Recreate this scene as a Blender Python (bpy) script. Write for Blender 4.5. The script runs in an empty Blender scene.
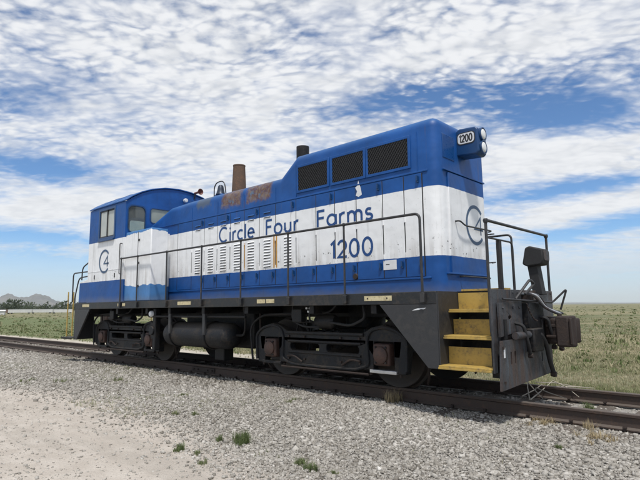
import bpy, bmesh, math, random
import numpy as np
from mathutils import Vector, Matrix
from mathutils.geometry import tessellate_polygon
random.seed(7); rng = np.random.default_rng(7)
scene = bpy.context.scene
C = scene.collection
R = math.radians

# ------------------------------------------------------------------ camera
# z = 0 is the top of the rails, +X runs along the track towards the hood end, +Y away from the viewer
YAW, PIT, ROL = 0.744, 0.130, -0.012
fw = Vector((-math.sin(YAW)*math.cos(PIT), math.cos(YAW)*math.cos(PIT), math.sin(PIT)))
rt = Vector((math.cos(YAW), math.sin(YAW), 0)); up = rt.cross(fw)
rt2 = rt*math.cos(ROL) + up*math.sin(ROL); up2 = -rt*math.sin(ROL) + up*math.cos(ROL)
cam = bpy.data.cameras.new('camera'); camo = bpy.data.objects.new('camera', cam); C.objects.link(camo)
M = Matrix((rt2, up2, -fw)).transposed().to_4x4(); M.translation = (9.135, -7.479, 1.226)
camo.matrix_world = M
cam.sensor_fit = 'HORIZONTAL'; cam.sensor_width = 36; cam.lens = 513.45/640*36
cam.clip_start = 0.05; cam.clip_end = 60000
scene.camera = camo

# ------------------------------------------------------------------ node helper
class NT:
    def __init__(s, tree): s.t = tree
    def node(s, kind, **kw):
        n = s.t.nodes.new(kind)
        for k, v in kw.items(): setattr(n, k, v)
        return n
    def put(s, sock, v):
        if v is None: return
        if hasattr(v, 'is_output'): s.t.links.new(v, sock)
        else: sock.default_value = v
    def m(s, op, a, b=None, c=None, clamp=False):
        n = s.node('ShaderNodeMath', operation=op, use_clamp=clamp)
        for i, v in enumerate((a, b, c)): s.put(n.inputs[i], v)
        return n.outputs[0]
    def v(s, op, a, b=None):
        n = s.node('ShaderNodeVectorMath', operation=op)
        s.put(n.inputs[0], a); s.put(n.inputs[1], b)
        return n.outputs['Value'] if op in ('DOT_PRODUCT', 'LENGTH') else n.outputs[0]
    def mix(s, f, a, b, mode='MIX'):
        n = s.node('ShaderNodeMix', data_type='RGBA', blend_type=mode)
        s.put(n.inputs[0], f)
        for sock, v in ((n.inputs[6], a), (n.inputs[7], b)):
            if isinstance(v, tuple) and len(v) == 3: v = v + (1,)
            s.put(sock, v)
        return n.outputs[2]
    def ss(s, x, lo, hi):
        n = s.node('ShaderNodeMapRange', interpolation_type='SMOOTHSTEP')
        s.put(n.inputs[0], x); n.inputs[1].default_value = lo; n.inputs[2].default_value = hi
        return n.outputs[0]
    def noise(s, vec, scale, detail=3, rough=.55, dist=0, out=0):
        n = s.node('ShaderNodeTexNoise'); s.put(n.inputs['Vector'], vec)
        n.inputs['Scale'].default_value = scale; n.inputs['Detail'].default_value = detail
        n.inputs['Roughness'].default_value = rough; n.inputs['Distortion'].default_value = dist
        return n.outputs[out]
    def sep(s, vec):
        n = s.node('ShaderNodeSeparateXYZ'); s.put(n.inputs[0], vec); return n.outputs
    def comb(s, x, y, z=0.0):
        n = s.node('ShaderNodeCombineXYZ')
        for i, v in enumerate((x, y, z)): s.put(n.inputs[i], v)
        return n.outputs[0]
    def scl(s, vec, xyz):
        return s.v('MULTIPLY', vec, xyz)

# ------------------------------------------------------------------ world: clear sky with a broken sheet of altocumulus
SUN_DIR = Vector((0.30, -0.30, 0.90)).normalized()
w = bpy.data.worlds.new('World'); scene.world = w; w.use_nodes = True
w.cycles.sampling_method = 'MANUAL'; w.cycles.sample_map_resolution = 256
n = NT(w.node_tree); w.node_tree.nodes.clear()
sky = n.node('ShaderNodeTexSky', sky_type='NISHITA'); sky.sun_disc = False
sky.sun_elevation = math.asin(SUN_DIR.z); sky.sun_rotation = math.atan2(SUN_DIR.x, SUN_DIR.y)
sky.altitude = 1500; sky.air_density = 1.0; sky.dust_density = 0.15; sky.ozone_density = 1.8
g = n.node('ShaderNodeTexCoord').outputs['Generated']
dx, dy, dz = n.sep(g)
k = n.m('ADD', n.m('MAXIMUM', dz, 0.0), 0.08)
u = n.m('DIVIDE', dx, k); vv = n.m('DIVIDE', dy, k)
P = n.comb(u, vv)
# large openings and banks of the cloud sheet, each an ellipse on the sheet itself: (two rows of an affine map, amount)
BANKS = [[2.715, 1.483, 0.499, -1.64, 5.535, -11.221, -0.34],
 [2.45, 0.874, -0.324, -3.899, 3.419, -10.065, -0.36],
 [1.495, 3.505, 0.76, -3.359, 5.904, -10.759, -0.26],
 [0.862, 3.168, -0.199, -6.968, 1.45, -20.877, -0.24],
 [1.107, 3.175, -0.142, -5.794, 1.858, -19.096, -0.26],
 [0.542, 1.798, -0.009, -2.704, 0.517, -13.279, -0.36],
 [0.366, 1.029, 0.055, -0.881, 0.471, -6.617, -0.34],
 [1.834, 0.485, 0.101, -0.803, 6.359, -22.188, -0.36],
 [1.49, 0.329, 0.167, 1.225, 2.868, -11.869, -0.38],
 [2.502, 0.762, -0.011, -1.563, 3.089, -10.009, 0.34],
 [2.065, 0.473, 0.235, 1.266, 4.686, -17.087, 0.34],
 [0.844, 2.214, 0.26, -2.084, 2.634, -10.962, 0.34],
 [0.854, 0.271, -0.002, -0.055, 0.743, -5.047, 0.2],
 [0.843, 1.235, 0.026, -2.244, 2.203, -5.304, 0.12],
 [2.021, 0.613, 0.19, -1.734, 4.249, -7.769, 0.14],
 [1.538, 2.007, 0.026, -1.543, 1.469, -5.371, 0.16]]
warp = n.v('SUBTRACT', n.noise(P, 1.6, 3, out=1), (.5, .5, .5))
PW = n.v('ADD', P, n.scl(warp, (.30, .30, 0)))
wu, wv, _ = n.sep(PW)
dens = None
for a, b, c, d, e, f, amt in BANKS:
    x = n.m('ADD', n.m('MULTIPLY_ADD', wu, a, c), n.m('MULTIPLY', wv, b))
    y = n.m('ADD', n.m('MULTIPLY_ADD', wu, d, f), n.m('MULTIPLY', wv, e))
    q = n.m('MULTIPLY_ADD', x, x, n.m('MULTIPLY', y, y))
    gq = n.m('MULTIPLY', n.m('EXPONENT', n.m('MULTIPLY', q, -1.0)), amt)
    dens = gq if dens is None else n.m('ADD', dens, gq)
# puffs of the sheet, in soft rows; thinner than they are long towards the horizon
k2 = n.m('ADD', n.m('MAXIMUM', dz, 0.0), 0.16)
P2 = n.comb(n.m('DIVIDE', dx, k2), n.m('DIVIDE', dy, k2))
P2 = n.v('ADD', P2, n.scl(warp, (.16, .16, 0)))
rot = n.node('ShaderNodeVectorRotate', rotation_type='Z_AXIS'); n.put(rot.inputs['Vector'], P2); rot.inputs['Angle'].default_value = R(-40)
PR = n.scl(rot.outputs[0], (1.0, 1.45, 1))
big = n.noise(n.scl(rot.outputs[0], (1.0, 2.0, 1)), 2.0, 5, .6, .4)
cell = n.noise(PR, 9.0, 2, .5)
vo = n.node('ShaderNodeTexVoronoi', feature='SMOOTH_F1'); n.put(vo.inputs['Vector'], n.v('ADD', PR, n.scl(n.v('SUBTRACT', n.noise(PR, 14, 2, out=1), (.5, .5, .5)), (.07, .07, 0))))
vo.inputs['Scale'].default_value = 24.0; vo.inputs['Smoothness'].default_value = .7
high = n.m('MULTIPLY', n.ss(dz, .12, .48), n.m('MULTIPLY_ADD', n.ss(n.noise(P2, 2.3, 2, .5), .36, .62), .75, .35))
puff = n.m('MULTIPLY', n.m('SUBTRACT', .48, vo.outputs['Distance']), n.m('MULTIPLY_ADD', high, .80, .20))
fine = n.m('MULTIPLY_ADD', n.m('SUBTRACT', n.noise(PR, 38.0, 3, .55), .5), n.m('MULTIPLY_ADD', high, .8, .2), .5)
base = n.m('MULTIPLY_ADD', n.m('SUBTRACT', big, .5), .78, n.m('MULTIPLY', dens, 1.35))
tot = n.m('ADD', n.m('MULTIPLY_ADD', n.m('SUBTRACT', cell, .5), .55, base), n.m('MULTIPLY_ADD', puff, .58, n.m('MULTIPLY', n.m('SUBTRACT', fine, .5), .46)))
cover = n.ss(n.m('ADD', tot, .12), -.33, .38)
thick = n.ss(n.m('ADD', n.m('MULTIPLY_ADD', n.m('SUBTRACT', n.noise(n.v('ADD', PR, (.03, .02, 3.1)), 6.0, 3, .55), .5), .9, n.m('MULTIPLY', n.m('SUBTRACT', big, .5), .8)), n.m('MULTIPLY', puff, -.55)), -.15, .45)
low = n.ss(dz, .0, .14)
cover = n.m('MAXIMUM', n.m('MULTIPLY', cover, n.m('MULTIPLY_ADD', low, .22, .75)), n.m('MULTIPLY_ADD', low, -.85, .85))
ccol = n.mix(thick, (9.2, 9.3, 9.5), (6.6, 6.85, 7.3))
ccol = n.mix(n.ss(dz, .02, .16), (6.4, 7.2, 8.1), ccol)
skyc = n.mix(cover, n.mix(1.0, sky.outputs[0], (.74, 1.08, 1.36), 'MULTIPLY'), ccol)
bg = n.node('ShaderNodeBackground'); n.put(bg.inputs[0], skyc); bg.inputs[1].default_value = 0.088
wo = n.node('ShaderNodeOutputWorld'); n.t.links.new(bg.outputs[0], wo.inputs[0])

# ------------------------------------------------------------------ sun, through thin cloud
sl = bpy.data.lights.new('sun', 'SUN'); sl.energy = 3.1; sl.angle = R(5.0); sl.color = (1, .96, .90)
so = bpy.data.objects.new('sun', sl); C.objects.link(so)
so.rotation_euler = (-SUN_DIR).to_track_quat('-Z', 'Y').to_euler(); so.location = (0, 0, 60)

scene.cycles.max_bounces = 6; scene.cycles.diffuse_bounces = 3; scene.cycles.glossy_bounces = 3; scene.cycles.volume_bounces = 1
vs = scene.view_settings
vs.view_transform = 'Standard'; vs.look = 'None'; vs.gamma = 1; vs.use_curve_mapping = False; vs.exposure = 0.17

# ------------------------------------------------------------------ mesh builder
class MB:
    def __init__(s): s.v = []; s.f = []
    def add(s, vs_, fs):
        o = len(s.v); s.v += [tuple(p) for p in vs_]; s.f += [tuple(i+o for i in f) for f in fs]; return s
    def box(s, x0, x1, y0, y1, z0, z1):
        return s.add([(x0,y0,z0),(x1,y0,z0),(x1,y1,z0),(x0,y1,z0),(x0,y0,z1),(x1,y0,z1),(x1,y1,z1),(x0,y1,z1)],
                     [(0,3,2,1),(4,5,6,7),(0,1,5,4),(1,2,6,5),(2,3,7,6),(3,0,4,7)])
    def prism(s, poly, axis, a, b, holes=()):
        """poly in the plane across axis (Y: x,z; X: y,z; Z: x,y), extruded from a to b"""
        def P3(p, t):
            return {'Y': (p[0], t, p[1]), 'X': (t, p[0], p[1]), 'Z': (p[0], p[1], t)}[axis]
        loops = [list(poly)] + [list(h) for h in holes]
        flat = [p for l in loops for p in l]; N = len(flat)
        if len(loops) == 1: tris = [tuple(range(N))]
        else: tris = [tuple(t) for t in tessellate_polygon([[Vector((p[0], p[1], 0)) for p in l] for l in loops])]
        vs_ = [P3(p, a) for p in flat] + [P3(p, b) for p in flat]
        fs = list(tris) + [tuple(i+N for i in reversed(t)) for t in tris]
        o = 0
        for l in loops:
            m_ = len(l)
            for i in range(m_):
                j = (i+1) % m_
                fs.append((o+i, o+j, o+j+N, o+i+N))
            o += m_
        return s.add(vs_, fs)
    def tube(s, path, r, nn=10, closed=False, cap=True):
        P_ = [Vector(p) for p in path]; rings = []
        rr = r if isinstance(r, (list, tuple)) else [r]*len(P_)
        prev = None
        for i, p in enumerate(P_):
            if closed: t = (P_[(i+1) % len(P_)]-P_[i-1]).normalized()
            else:
                a = P_[max(i-1, 0)]; b = P_[min(i+1, len(P_)-1)]; t = (b-a).normalized()
            if prev is None:
                x = t.orthogonal().normalized()
            else:
                x = (prev - t*prev.dot(t)).normalized()
            prev = x; y = t.cross(x)
            rings.append([p + (x*math.cos(2*math.pi*q/nn)+y*math.sin(2*math.pi*q/nn))*rr[i] for q in range(nn)])
        vs_ = [q for ring in rings for q in ring]; fs = []
        L = len(rings)
        for i in range(L if closed else L-1):
            a = i*nn; b = ((i+1) % L)*nn
            for q in range(nn):
                q2 = (q+1) % nn
                fs.append((a+q, a+q2, b+q2, b+q))
        if cap and not closed:
            fs.append(tuple(reversed(range(nn)))); fs.append(tuple((L-1)*nn+q for q in range(nn)))
        return s.add(vs_, fs)
    def lathe(s, prof, c, axis='Y', nn=32):
        """prof: (radius, along) pairs; closed on the axis where radius is 0"""
        vs_ = []; fs = []
        for r, t in prof:
            for q in range(nn):
                a = 2*math.pi*q/nn; ca, sa = math.cos(a)*r, math.sin(a)*r
                p = {'Y': (ca, t, sa), 'X': (t, ca, sa), 'Z': (ca, sa, t)}[axis]
                vs_.append((p[0]+c[0], p[1]+c[1], p[2]+c[2]))
        for i in range(len(prof)-1):
            for q in range(nn):
                q2 = (q+1) % nn
                fs.append((i*nn+q, i*nn+q2, (i+1)*nn+q2, (i+1)*nn+q))
        fs.append(tuple(range(nn))); fs.append(tuple((len(prof)-1)*nn+q for q in range(nn)))
        return s.add(vs_, fs)
    def mirror_y(s):
        o = MB(); o.v = [(x, -y, z) for x, y, z in s.v]; o.f = [tuple(reversed(f)) for f in s.f]; return o
    def mesh(s, name, smooth=False):
        me = bpy.data.meshes.new(name); me.from_pydata(s.v, [], s.f)
        bm = bmesh.new(); bm.from_mesh(me); bmesh.ops.remove_doubles(bm, verts=bm.verts, dist=1e-5)
        bmesh.ops.recalc_face_normals(bm, faces=bm.faces); bm.to_mesh(me); bm.free()
        if smooth: me.polygons.foreach_set('use_smooth', [True]*len(me.polygons))
        return me
    def build(s, name, mat, parent=None, bevel=0, seg=2, smooth=False, loc=None):
        me = s.mesh(name, smooth); me.materials.append(mat)
        return link(name, me, parent, bevel, seg, smooth, loc)

def link(name, me, parent=None, bevel=0, seg=2, smooth=False, loc=None):
    o = bpy.data.objects.new(name, me); C.objects.link(o); o.parent = parent
    if loc: o.location = loc
    if bevel:
        b = o.modifiers.new('bevel', 'BEVEL'); b.width = bevel; b.segments = seg; b.limit_method = 'ANGLE'; b.angle_limit = R(35)
        b.harden_normals = False
    if smooth or bevel:
        me.polygons.foreach_set('use_smooth', [True]*len(me.polygons))
        try: me.set_sharp_from_angle(angle=R(40))
        except Exception: pass
    return o
def tag(o, label=None, cat=None, group=None, kind=None):
    for k_, v_ in (('label', label), ('category', cat), ('group', group), ('kind', kind)):
        if v_: o[k_] = v_
    return o
def empty(name, loc=(0, 0, 0)):
    o = bpy.data.objects.new(name, None); C.objects.link(o); o.location = loc; o.empty_display_size = .3; return o
def fillet(pts, r, nn=5):
    """round the inner corners of a polyline"""
    P_ = [Vector(p) for p in pts]; out = [P_[0]]
    for i in range(1, len(P_)-1):
        a = (P_[i-1]-P_[i]); b = (P_[i+1]-P_[i]); d = min(r, a.length*.45, b.length*.45)
        p0 = P_[i]+a.normalized()*d; p1 = P_[i]+b.normalized()*d
        for q in range(nn+1):
            t = q/nn; out.append(p0*(1-t)**2 + P_[i]*2*t*(1-t) + p1*t*t)
    out.append(P_[-1]); return out
def arc(cx, cy, rx, ry, a0, a1, nn=14):
    return [(cx+rx*math.cos(R(a0+(a1-a0)*i/nn)), cy+ry*math.sin(R(a0+(a1-a0)*i/nn))) for i in range(nn+1)]
def rrect(x0, x1, z0, z1, r, nn=4):
    p = []
    for cx, cz, a in ((x1-r, z0+r, -90), (x1-r, z1-r, 0), (x0+r, z1-r, 90), (x0+r, z0+r, 180)):
        p += arc(cx, cz, r, r, a, a+90, nn)
    return p

# ------------------------------------------------------------------ materials
def new_mat(name):
    m = bpy.data.materials.new(name); m.use_nodes = True
    t = NT(m.node_tree); b = m.node_tree.nodes['Principled BSDF']
    return m, t, b
def bump(t, b, h, dist, strength=1.0):
    nb = t.node('ShaderNodeBump'); nb.inputs['Distance'].default_value = dist; nb.inputs['Strength'].default_value = strength
    t.put(nb.inputs['Height'], h); t.put(b.inputs['Normal'], nb.outputs[0])
def pos(t): return t.node('ShaderNodeNewGeometry').outputs['Position']

def mat_simple(name, col, rough=.6, metal=0, var=.35, scale=6, second=None, amt=.5, bumpd=0.0, spec=.5, dust=None):
    m, t, b = new_mat(name); p = pos(t)
    n1 = t.noise(p, scale, 4, .6); n2 = t.noise(p, scale*6.3, 3, .6)
    c = t.mix(t.m('MULTIPLY', t.ss(n1, .3, .75), var), col, tuple(x*.45 for x in col))
    if second:
        f = t.m('MULTIPLY', t.ss(t.m('MULTIPLY_ADD', n2, .45, t.m('MULTIPLY', n1, .6)), .50, .68), amt)
        c = t.mix(f, c, second)
    if dust:   # pale dust lying on faces that look up
        nz = t.sep(t.node('ShaderNodeNewGeometry').outputs['Normal'])[2]
        c = t.mix(t.m('MULTIPLY', t.ss(t.m('MULTIPLY_ADD', n2, .35, nz), .35, 1.1), .75), c, dust)
    t.put(b.inputs['Base Color'], c)
    t.put(b.inputs['Roughness'], t.m('MULTIPLY_ADD', n2, .35, rough-.17))
    b.inputs['Metallic'].default_value = metal; b.inputs['Specular IOR Level'].default_value = spec
    if bumpd: bump(t, b, n2, bumpd)
    return m

BLUE = (.0035, .060, .235); WHITE = (.80, .81, .82)
def paint(name, blue=BLUE, white=WHITE, z0=1.965, z1=3.012, rust=True, wav=.004, chip=.0, wsc=9):
    """two-colour livery: blue, a white band between z0 and z1, blue; weathered"""
    m, t, b = new_mat(name); p = pos(t); x, y, z = t.sep(p)
    e = t.m('MULTIPLY', t.m('SUBTRACT', t.noise(p, wsc, 3), .5), wav*4)
    zz = t.m('ADD', z, e)
    band = t.m('MULTIPLY', t.ss(zz, z0-.004, z0+.004), t.m('SUBTRACT', 1.0, t.ss(zz, z1-.004, z1+.004)))
    n1 = t.noise(p, 1.7, 4, .6); n2 = t.noise(p, 23, 4, .65)
    streak = t.noise(t.scl(p, (7, 7, .45)), 1.0, 5, .65, .2)
    fade = t.mix(t.ss(n1, .35, .7), blue, tuple(min(1, c*1.35+.003) for c in blue))
    nz = t.sep(t.node('ShaderNodeNewGeometry').outputs['Normal'])[2]
    fade = t.mix(t.m('MULTIPLY', t.ss(nz, .1, .9), .55), fade, (.040, .140, .32))     # chalked roof paint
    c = t.mix(band, fade, white)
    # grime streaks and fine speckle
    g_ = t.m('MULTIPLY', t.ss(streak, .54, .80), t.m('MULTIPLY_ADD', band, .14, .26))
    c = t.mix(g_, c, t.mix(band, (.018, .035, .065), (.17, .155, .13)))
    c = t.mix(t.m('MULTIPLY', t.ss(n2, .62, .74), t.m('MULTIPLY_ADD', band, .26, .08)), c, (.22, .20, .18))
    thin = t.noise(t.scl(p, (31, 31, .9)), 1.0, 3, .6)
    c = t.mix(t.m('MULTIPLY', t.ss(thin, .63, .73), t.m('MULTIPLY', t.ss(n1, .42, .62), .60)), c, (.10, .075, .055))
    c = t.mix(t.m('MULTIPLY', t.m('MULTIPLY', band, t.ss(streak, .40, .62)), t.m('MULTIPLY', t.m('SUBTRACT', 1.0, t.ss(z, 1.98, 2.35)), .30)), c, (.22, .17, .12))
    # a dusty foot along the walkway
    c = t.mix(t.m('MULTIPLY', t.m('SUBTRACT', 1.0, t.ss(t.m('MULTIPLY_ADD', n1, .22, z), 1.45, 1.72)), .5), c, (.20, .19, .17))
    if chip:
        ch = t.m('MULTIPLY', t.ss(t.noise(p, 16, 4, .7), .645, .66), t.m('SUBTRACT', 1.0, t.ss(t.m('ABSOLUTE', t.m('SUBTRACT', z, 2.08)), .05, .26)))
        c = t.mix(t.m('MULTIPLY', ch, chip), c, (.03, .028, .025))
    if rust:
        edge = t.m('MULTIPLY', t.m('SUBTRACT', t.noise(p, 6, 5, .7), .5), .30)
        def patch(xa, xb, za, zb):
            cx, hx, cz, hz = (xa+xb)/2, (xb-xa)/2, (za+zb)/2, (zb-za)/2
            ax = t.m('SUBTRACT', t.m('ABSOLUTE', t.m('SUBTRACT', x, cx)), hx)
            az = t.m('SUBTRACT', t.m('ABSOLUTE', t.m('SUBTRACT', z, cz)), hz)
            return t.m('SUBTRACT', 1.0, t.ss(t.m('ADD', t.m('MAXIMUM', ax, az), edge), -.09, .03))
        pr = t.m('MAXIMUM', patch(.06, .78, 3.36, 3.78), patch(.92, 1.72, 3.36, 3.78))
        rc = t.mix(t.ss(t.noise(p, 7, 5, .7, 1.0), .38, .62), (.115, .050, .024), (.21, .15, .10))
        rc = t.mix(t.ss(t.noise(t.v('ADD', p, (3, 1, 2)), 5, 4, .6), .56, .66), rc, (.11, .17, .24))
        c = t.mix(t.m('MULTIPLY', pr, t.m('MULTIPLY_ADD', t.ss(n2, .35, .6), .25, .72)), c, rc)
        pg = patch(-.86, -.30, 3.50, 3.76)
        c = t.mix(t.m('MULTIPLY', pg, .65), c, (.11, .125, .11))
        # rust runs below the patches
        runs = t.m('MULTIPLY', t.ss(t.noise(t.scl(p, (16, 16, .8)), 1, 3), .6, .72), t.m('MULTIPLY', t.ss(z, 3.0, 3.4), t.m('SUBTRACT', 1.0, t.ss(t.m('ABSOLUTE', t.m('SUBTRACT', x, .9)), .7, 1.0))))
        c = t.mix(t.m('MULTIPLY', runs, .45), c, (.20, .10, .05))
    t.put(b.inputs['Base Color'], c)
    t.put(b.inputs['Roughness'], t.m('MULTIPLY_ADD', n1, .35, .32))
    b.inputs['Specular IOR Level'].default_value = .38
    bump(t, b, t.m('MULTIPLY_ADD', n2, .05, t.noise(p, 3.2, 2)), .022, .7)
    return m

MT = {}
MT['paint'] = paint('livery_paint', chip=1.0)
MT['box_paint'] = paint('box_livery_paint', blue=(.055, .17, .38), z0=1.80, z1=3.07, rust=False, wav=.06, wsc=2.6)
MT['blue'] = mat_simple('blue_paint', BLUE, .30, var=.2, second=(.02, .09, .24), amt=.5)
MT['blue2'] = mat_simple('fresh_blue_paint', (.008, .050, .155), .35, var=.2)
MT['letter'] = mat_simple('blue_lettering', (.010, .060, .21), .5, var=.15)
MT['logo'] = mat_simple('grey_blue_logo', (.055, .105, .19), .5, var=.25)
MT['black'] = mat_simple('grimy_black_steel', (.0065, .0072, .009), .55, var=.5, scale=5, second=(.034, .027, .021), amt=.7, bumpd=.004, dust=(.045, .039, .032), spec=.35)
MT['truck'] = mat_simple('truck_casting', (.0075, .0092, .0125), .55, var=.5, scale=4, second=(.044, .034, .026), amt=.7, bumpd=.006, dust=(.055, .047, .038), spec=.35)
MT['sill'] = mat_simple('dark_sill_paint', (.014, .016, .019), .45, var=.5, scale=3, second=(.06, .048, .037), amt=.6, bumpd=.003)
MT['plate'] = mat_simple('grey_step_plate', (.032, .033, .036), .5, var=.4, scale=2.5, second=(.06, .056, .052), amt=.5, bumpd=.003)
def pilot_mat():
    m, t, b = new_mat('worn_pilot_steel'); p = pos(t)
    st = t.noise(t.scl(p, (9, 9, 1.1)), 1, 5, .65); n1 = t.noise(p, 3.2, 5, .65); n2 = t.noise(p, 30, 4, .65)
    c = t.mix(t.ss(n1, .35, .65), (.030, .029, .031), (.058, .062, .070))
    c = t.mix(t.m('MULTIPLY', t.ss(st, .46, .66), .85), c, (.066, .043, .034))
    c = t.mix(t.m('MULTIPLY', t.ss(t.noise(t.scl(t.v('ADD', p, (4, 2, 1)), (7, 7, 1.6)), 1, 4, .6), .58, .70), .7), c, (.085, .11, .13))
    c = t.mix(t.m('MULTIPLY', t.ss(n2, .58, .72), .6), c, (.028, .025, .023))
    t.put(b.inputs['Base Color'], c); t.put(b.inputs['Roughness'], t.m('MULTIPLY_ADD', n2, .3, .42)); bump(t, b, n2, .005); return m
MT['pilot'] = pilot_mat()
MT['rust'] = mat_simple('rusty_steel', (.030, .0195, .016), .7, var=.5, scale=7, second=(.056, .035, .025), amt=.7, bumpd=.004)
MT['stack'] = mat_simple('rust_brown_stack', (.12, .075, .05), .85, var=.4, scale=6, second=(.22, .12, .07), amt=.6, bumpd=.004)
MT['journal'] = mat_simple('journal_brown', (.060, .030, .022), .65, var=.5, scale=9, second=(.03, .026, .025), amt=.6, bumpd=.003)
MT['yellow'] = mat_simple('yellow_step_paint', (.45, .305, .075), .6, var=.25, scale=5, second=(.15, .115, .065), amt=.75, bumpd=.002)
MT['ochre'] = mat_simple('ochre_streak', (.52, .27, .06), .7, var=.4, scale=9, second=(.7, .6, .4), amt=.4)
MT['marker'] = mat_simple('cream_marker', (.62, .54, .33), .6, var=.3, scale=20, second=(.3, .22, .1), amt=.6)
MT['rail_pipe'] = mat_simple('dark_handrail', (.026, .027, .030), .45, var=.4, scale=14, second=(.13, .11, .095), amt=.35)
MT['wheel'] = mat_simple('wheel_steel', (.026, .021, .018), .6, var=.4, second=(.05, .034, .025), amt=.6)
MT['rubber'] = mat_simple('black_rubber', (.018, .018, .019), .7)
MT['dark'] = mat_simple('dark_interior', (.03, .032, .034), .7)
MT['mesh'] = mat_simple('grille_wire', (.026, .025, .026), .6)
MT['bellm'] = mat_simple('bell_metal', (.035, .048, .075), .45, metal=.3)
MT['hornm'] = mat_simple('red_brown_horn', (.16, .045, .03), .6)
MT['whitepaint'] = mat_simple('white_plate', (.72, .73, .74), .5, var=.2)
MT['silver'] = mat_simple('bright_metal', (.62, .62, .62), .35, metal=.7)
MT['railsteel'] = mat_simple('brown_rail_steel', (.062, .043, .035), .72, var=.45, scale=8, second=(.11, .068, .046), amt=.6, bumpd=.002, dust=(.12, .10, .085))
MT['tie'] = mat_simple('weathered_tie', (.115, .095, .078), .9, var=.6, scale=7, second=(.21, .19, .165), amt=.6, bumpd=.008)
MT['seat'] = mat_simple('brown_vinyl', (.05, .035, .03), .5)
def glass(name, tint, diffuse_col=(.42, .45, .42), amt=.10):
    m = bpy.data.materials.new(name); m.use_nodes = True; t = NT(m.node_tree); t.t.nodes.clear()
    tr = t.node('ShaderNodeBsdfTransparent'); tr.inputs[0].default_value = tint+(1,)
    gl = t.node('ShaderNodeBsdfGlossy'); gl.inputs['Roughness'].default_value = .03
    df = t.node('ShaderNodeBsdfDiffuse'); df.inputs[0].default_value = diffuse_col+(1,)
    p = pos(t); fr = t.node('ShaderNodeFresnel'); fr.inputs[0].default_value = 1.5
    m1 = t.node('ShaderNodeMixShader'); t.put(m1.inputs[0], t.m('MULTIPLY_ADD', t.noise(p, 5, 3), .20, amt))
    t.t.links.new(tr.outputs[0], m1.inputs[1]); t.t.links.new(df.outputs[0], m1.inputs[2])
    m2 = t.node('ShaderNodeMixShader'); t.put(m2.inputs[0], fr.outputs[0])
    t.t.links.new(m1.outputs[0], m2.inputs[1]); t.t.links.new(gl.outputs[0], m2.inputs[2])
    o = t.node('ShaderNodeOutputMaterial'); t.t.links.new(m2.outputs[0], o.inputs[0]); return m
MT['glass'] = glass('cab_glass', (.86, .90, .86))
MT['glass_pale'] = glass('pale_side_glass', (.86, .90, .86), (.62, .65, .60), .62)  # side panes: mostly a pale diffuse colour mixed over the clear glass
MT['glass_grey_green'] = glass('grey_green_front_glass', (.86, .90, .86), (.46, .50, .43), .48)  # inner front panes: about half grey-green diffuse colour
m, t, b = new_mat('lamp_lens'); b.inputs['Base Color'].default_value = (.78, .79, .78, 1); b.inputs['Roughness'].default_value = .18
b.inputs['Coat Weight'].default_value = .6; MT['lens'] = m

def attr_mat(name, cols, rough=.9, trans=0.0, noise_scale=0, name_attr='tint', spec=.3):
    """colour picked along a ramp by a per-piece attribute"""
    m, t, b = new_mat(name)
    a = t.node('ShaderNodeAttribute', attribute_name=name_attr).outputs['Fac']
    r = t.node('ShaderNodeValToRGB'); t.put(r.inputs[0], a); cr = r.color_ramp
    while len(cr.elements) < len(cols): cr.elements.new(.5)
    for i, c in enumerate(cols): cr.elements[i].position = i/(len(cols)-1); cr.elements[i].color = tuple(c)+(1,)
    c = r.outputs[0]
    if noise_scale:
        c = t.mix(t.m('MULTIPLY', t.ss(t.noise(pos(t), noise_scale, 3), .35, .7), .35), c, t.mix(1.0, c, (.5, .47, .42), 'MULTIPLY'))
    t.put(b.inputs['Base Color'], c); b.inputs['Roughness'].default_value = rough; b.inputs['Specular IOR Level'].default_value = spec
    if trans:
        tl = t.node('ShaderNodeBsdfTranslucent'); t.put(tl.inputs[0], c)
        mx = t.node('ShaderNodeMixShader'); mx.inputs[0].default_value = trans
        o = t.t.nodes['Material Output']
        t.t.links.new(b.outputs[0], mx.inputs[1]); t.t.links.new(tl.outputs[0], mx.inputs[2]); t.t.links.new(mx.outputs[0], o.inputs[0])
    return m
MT['stone'] = attr_mat('ballast_stone', [(.12, .108, .09), (.26, .24, .21), (.375, .355, .32), (.49, .465, .425), (.67, .65, .61)], .85, noise_scale=60)
MT['grass'] = attr_mat('field_grass', [(.105, .145, .05), (.175, .20, .085), (.30, .285, .17), (.42, .375, .24), (.54, .48, .34)], .8, .25)
MT['weed'] = attr_mat('weed_leaf', [(.10, .145, .05), (.15, .19, .08), (.23, .25, .13), (.34, .32, .20)], .7, .3)
MT['drygrass'] = attr_mat('dry_grass', [(.30, .24, .14), (.42, .34, .21), (.52, .45, .31)], .85, .2)
MT['twig'] = attr_mat('pale_twig', [(.32, .29, .24), (.46, .42, .35)], .85)
MT['leaf'] = attr_mat('tree_leaf', [(.05, .068, .042), (.08, .10, .06), (.125, .14, .085)], .8, .2)

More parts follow.
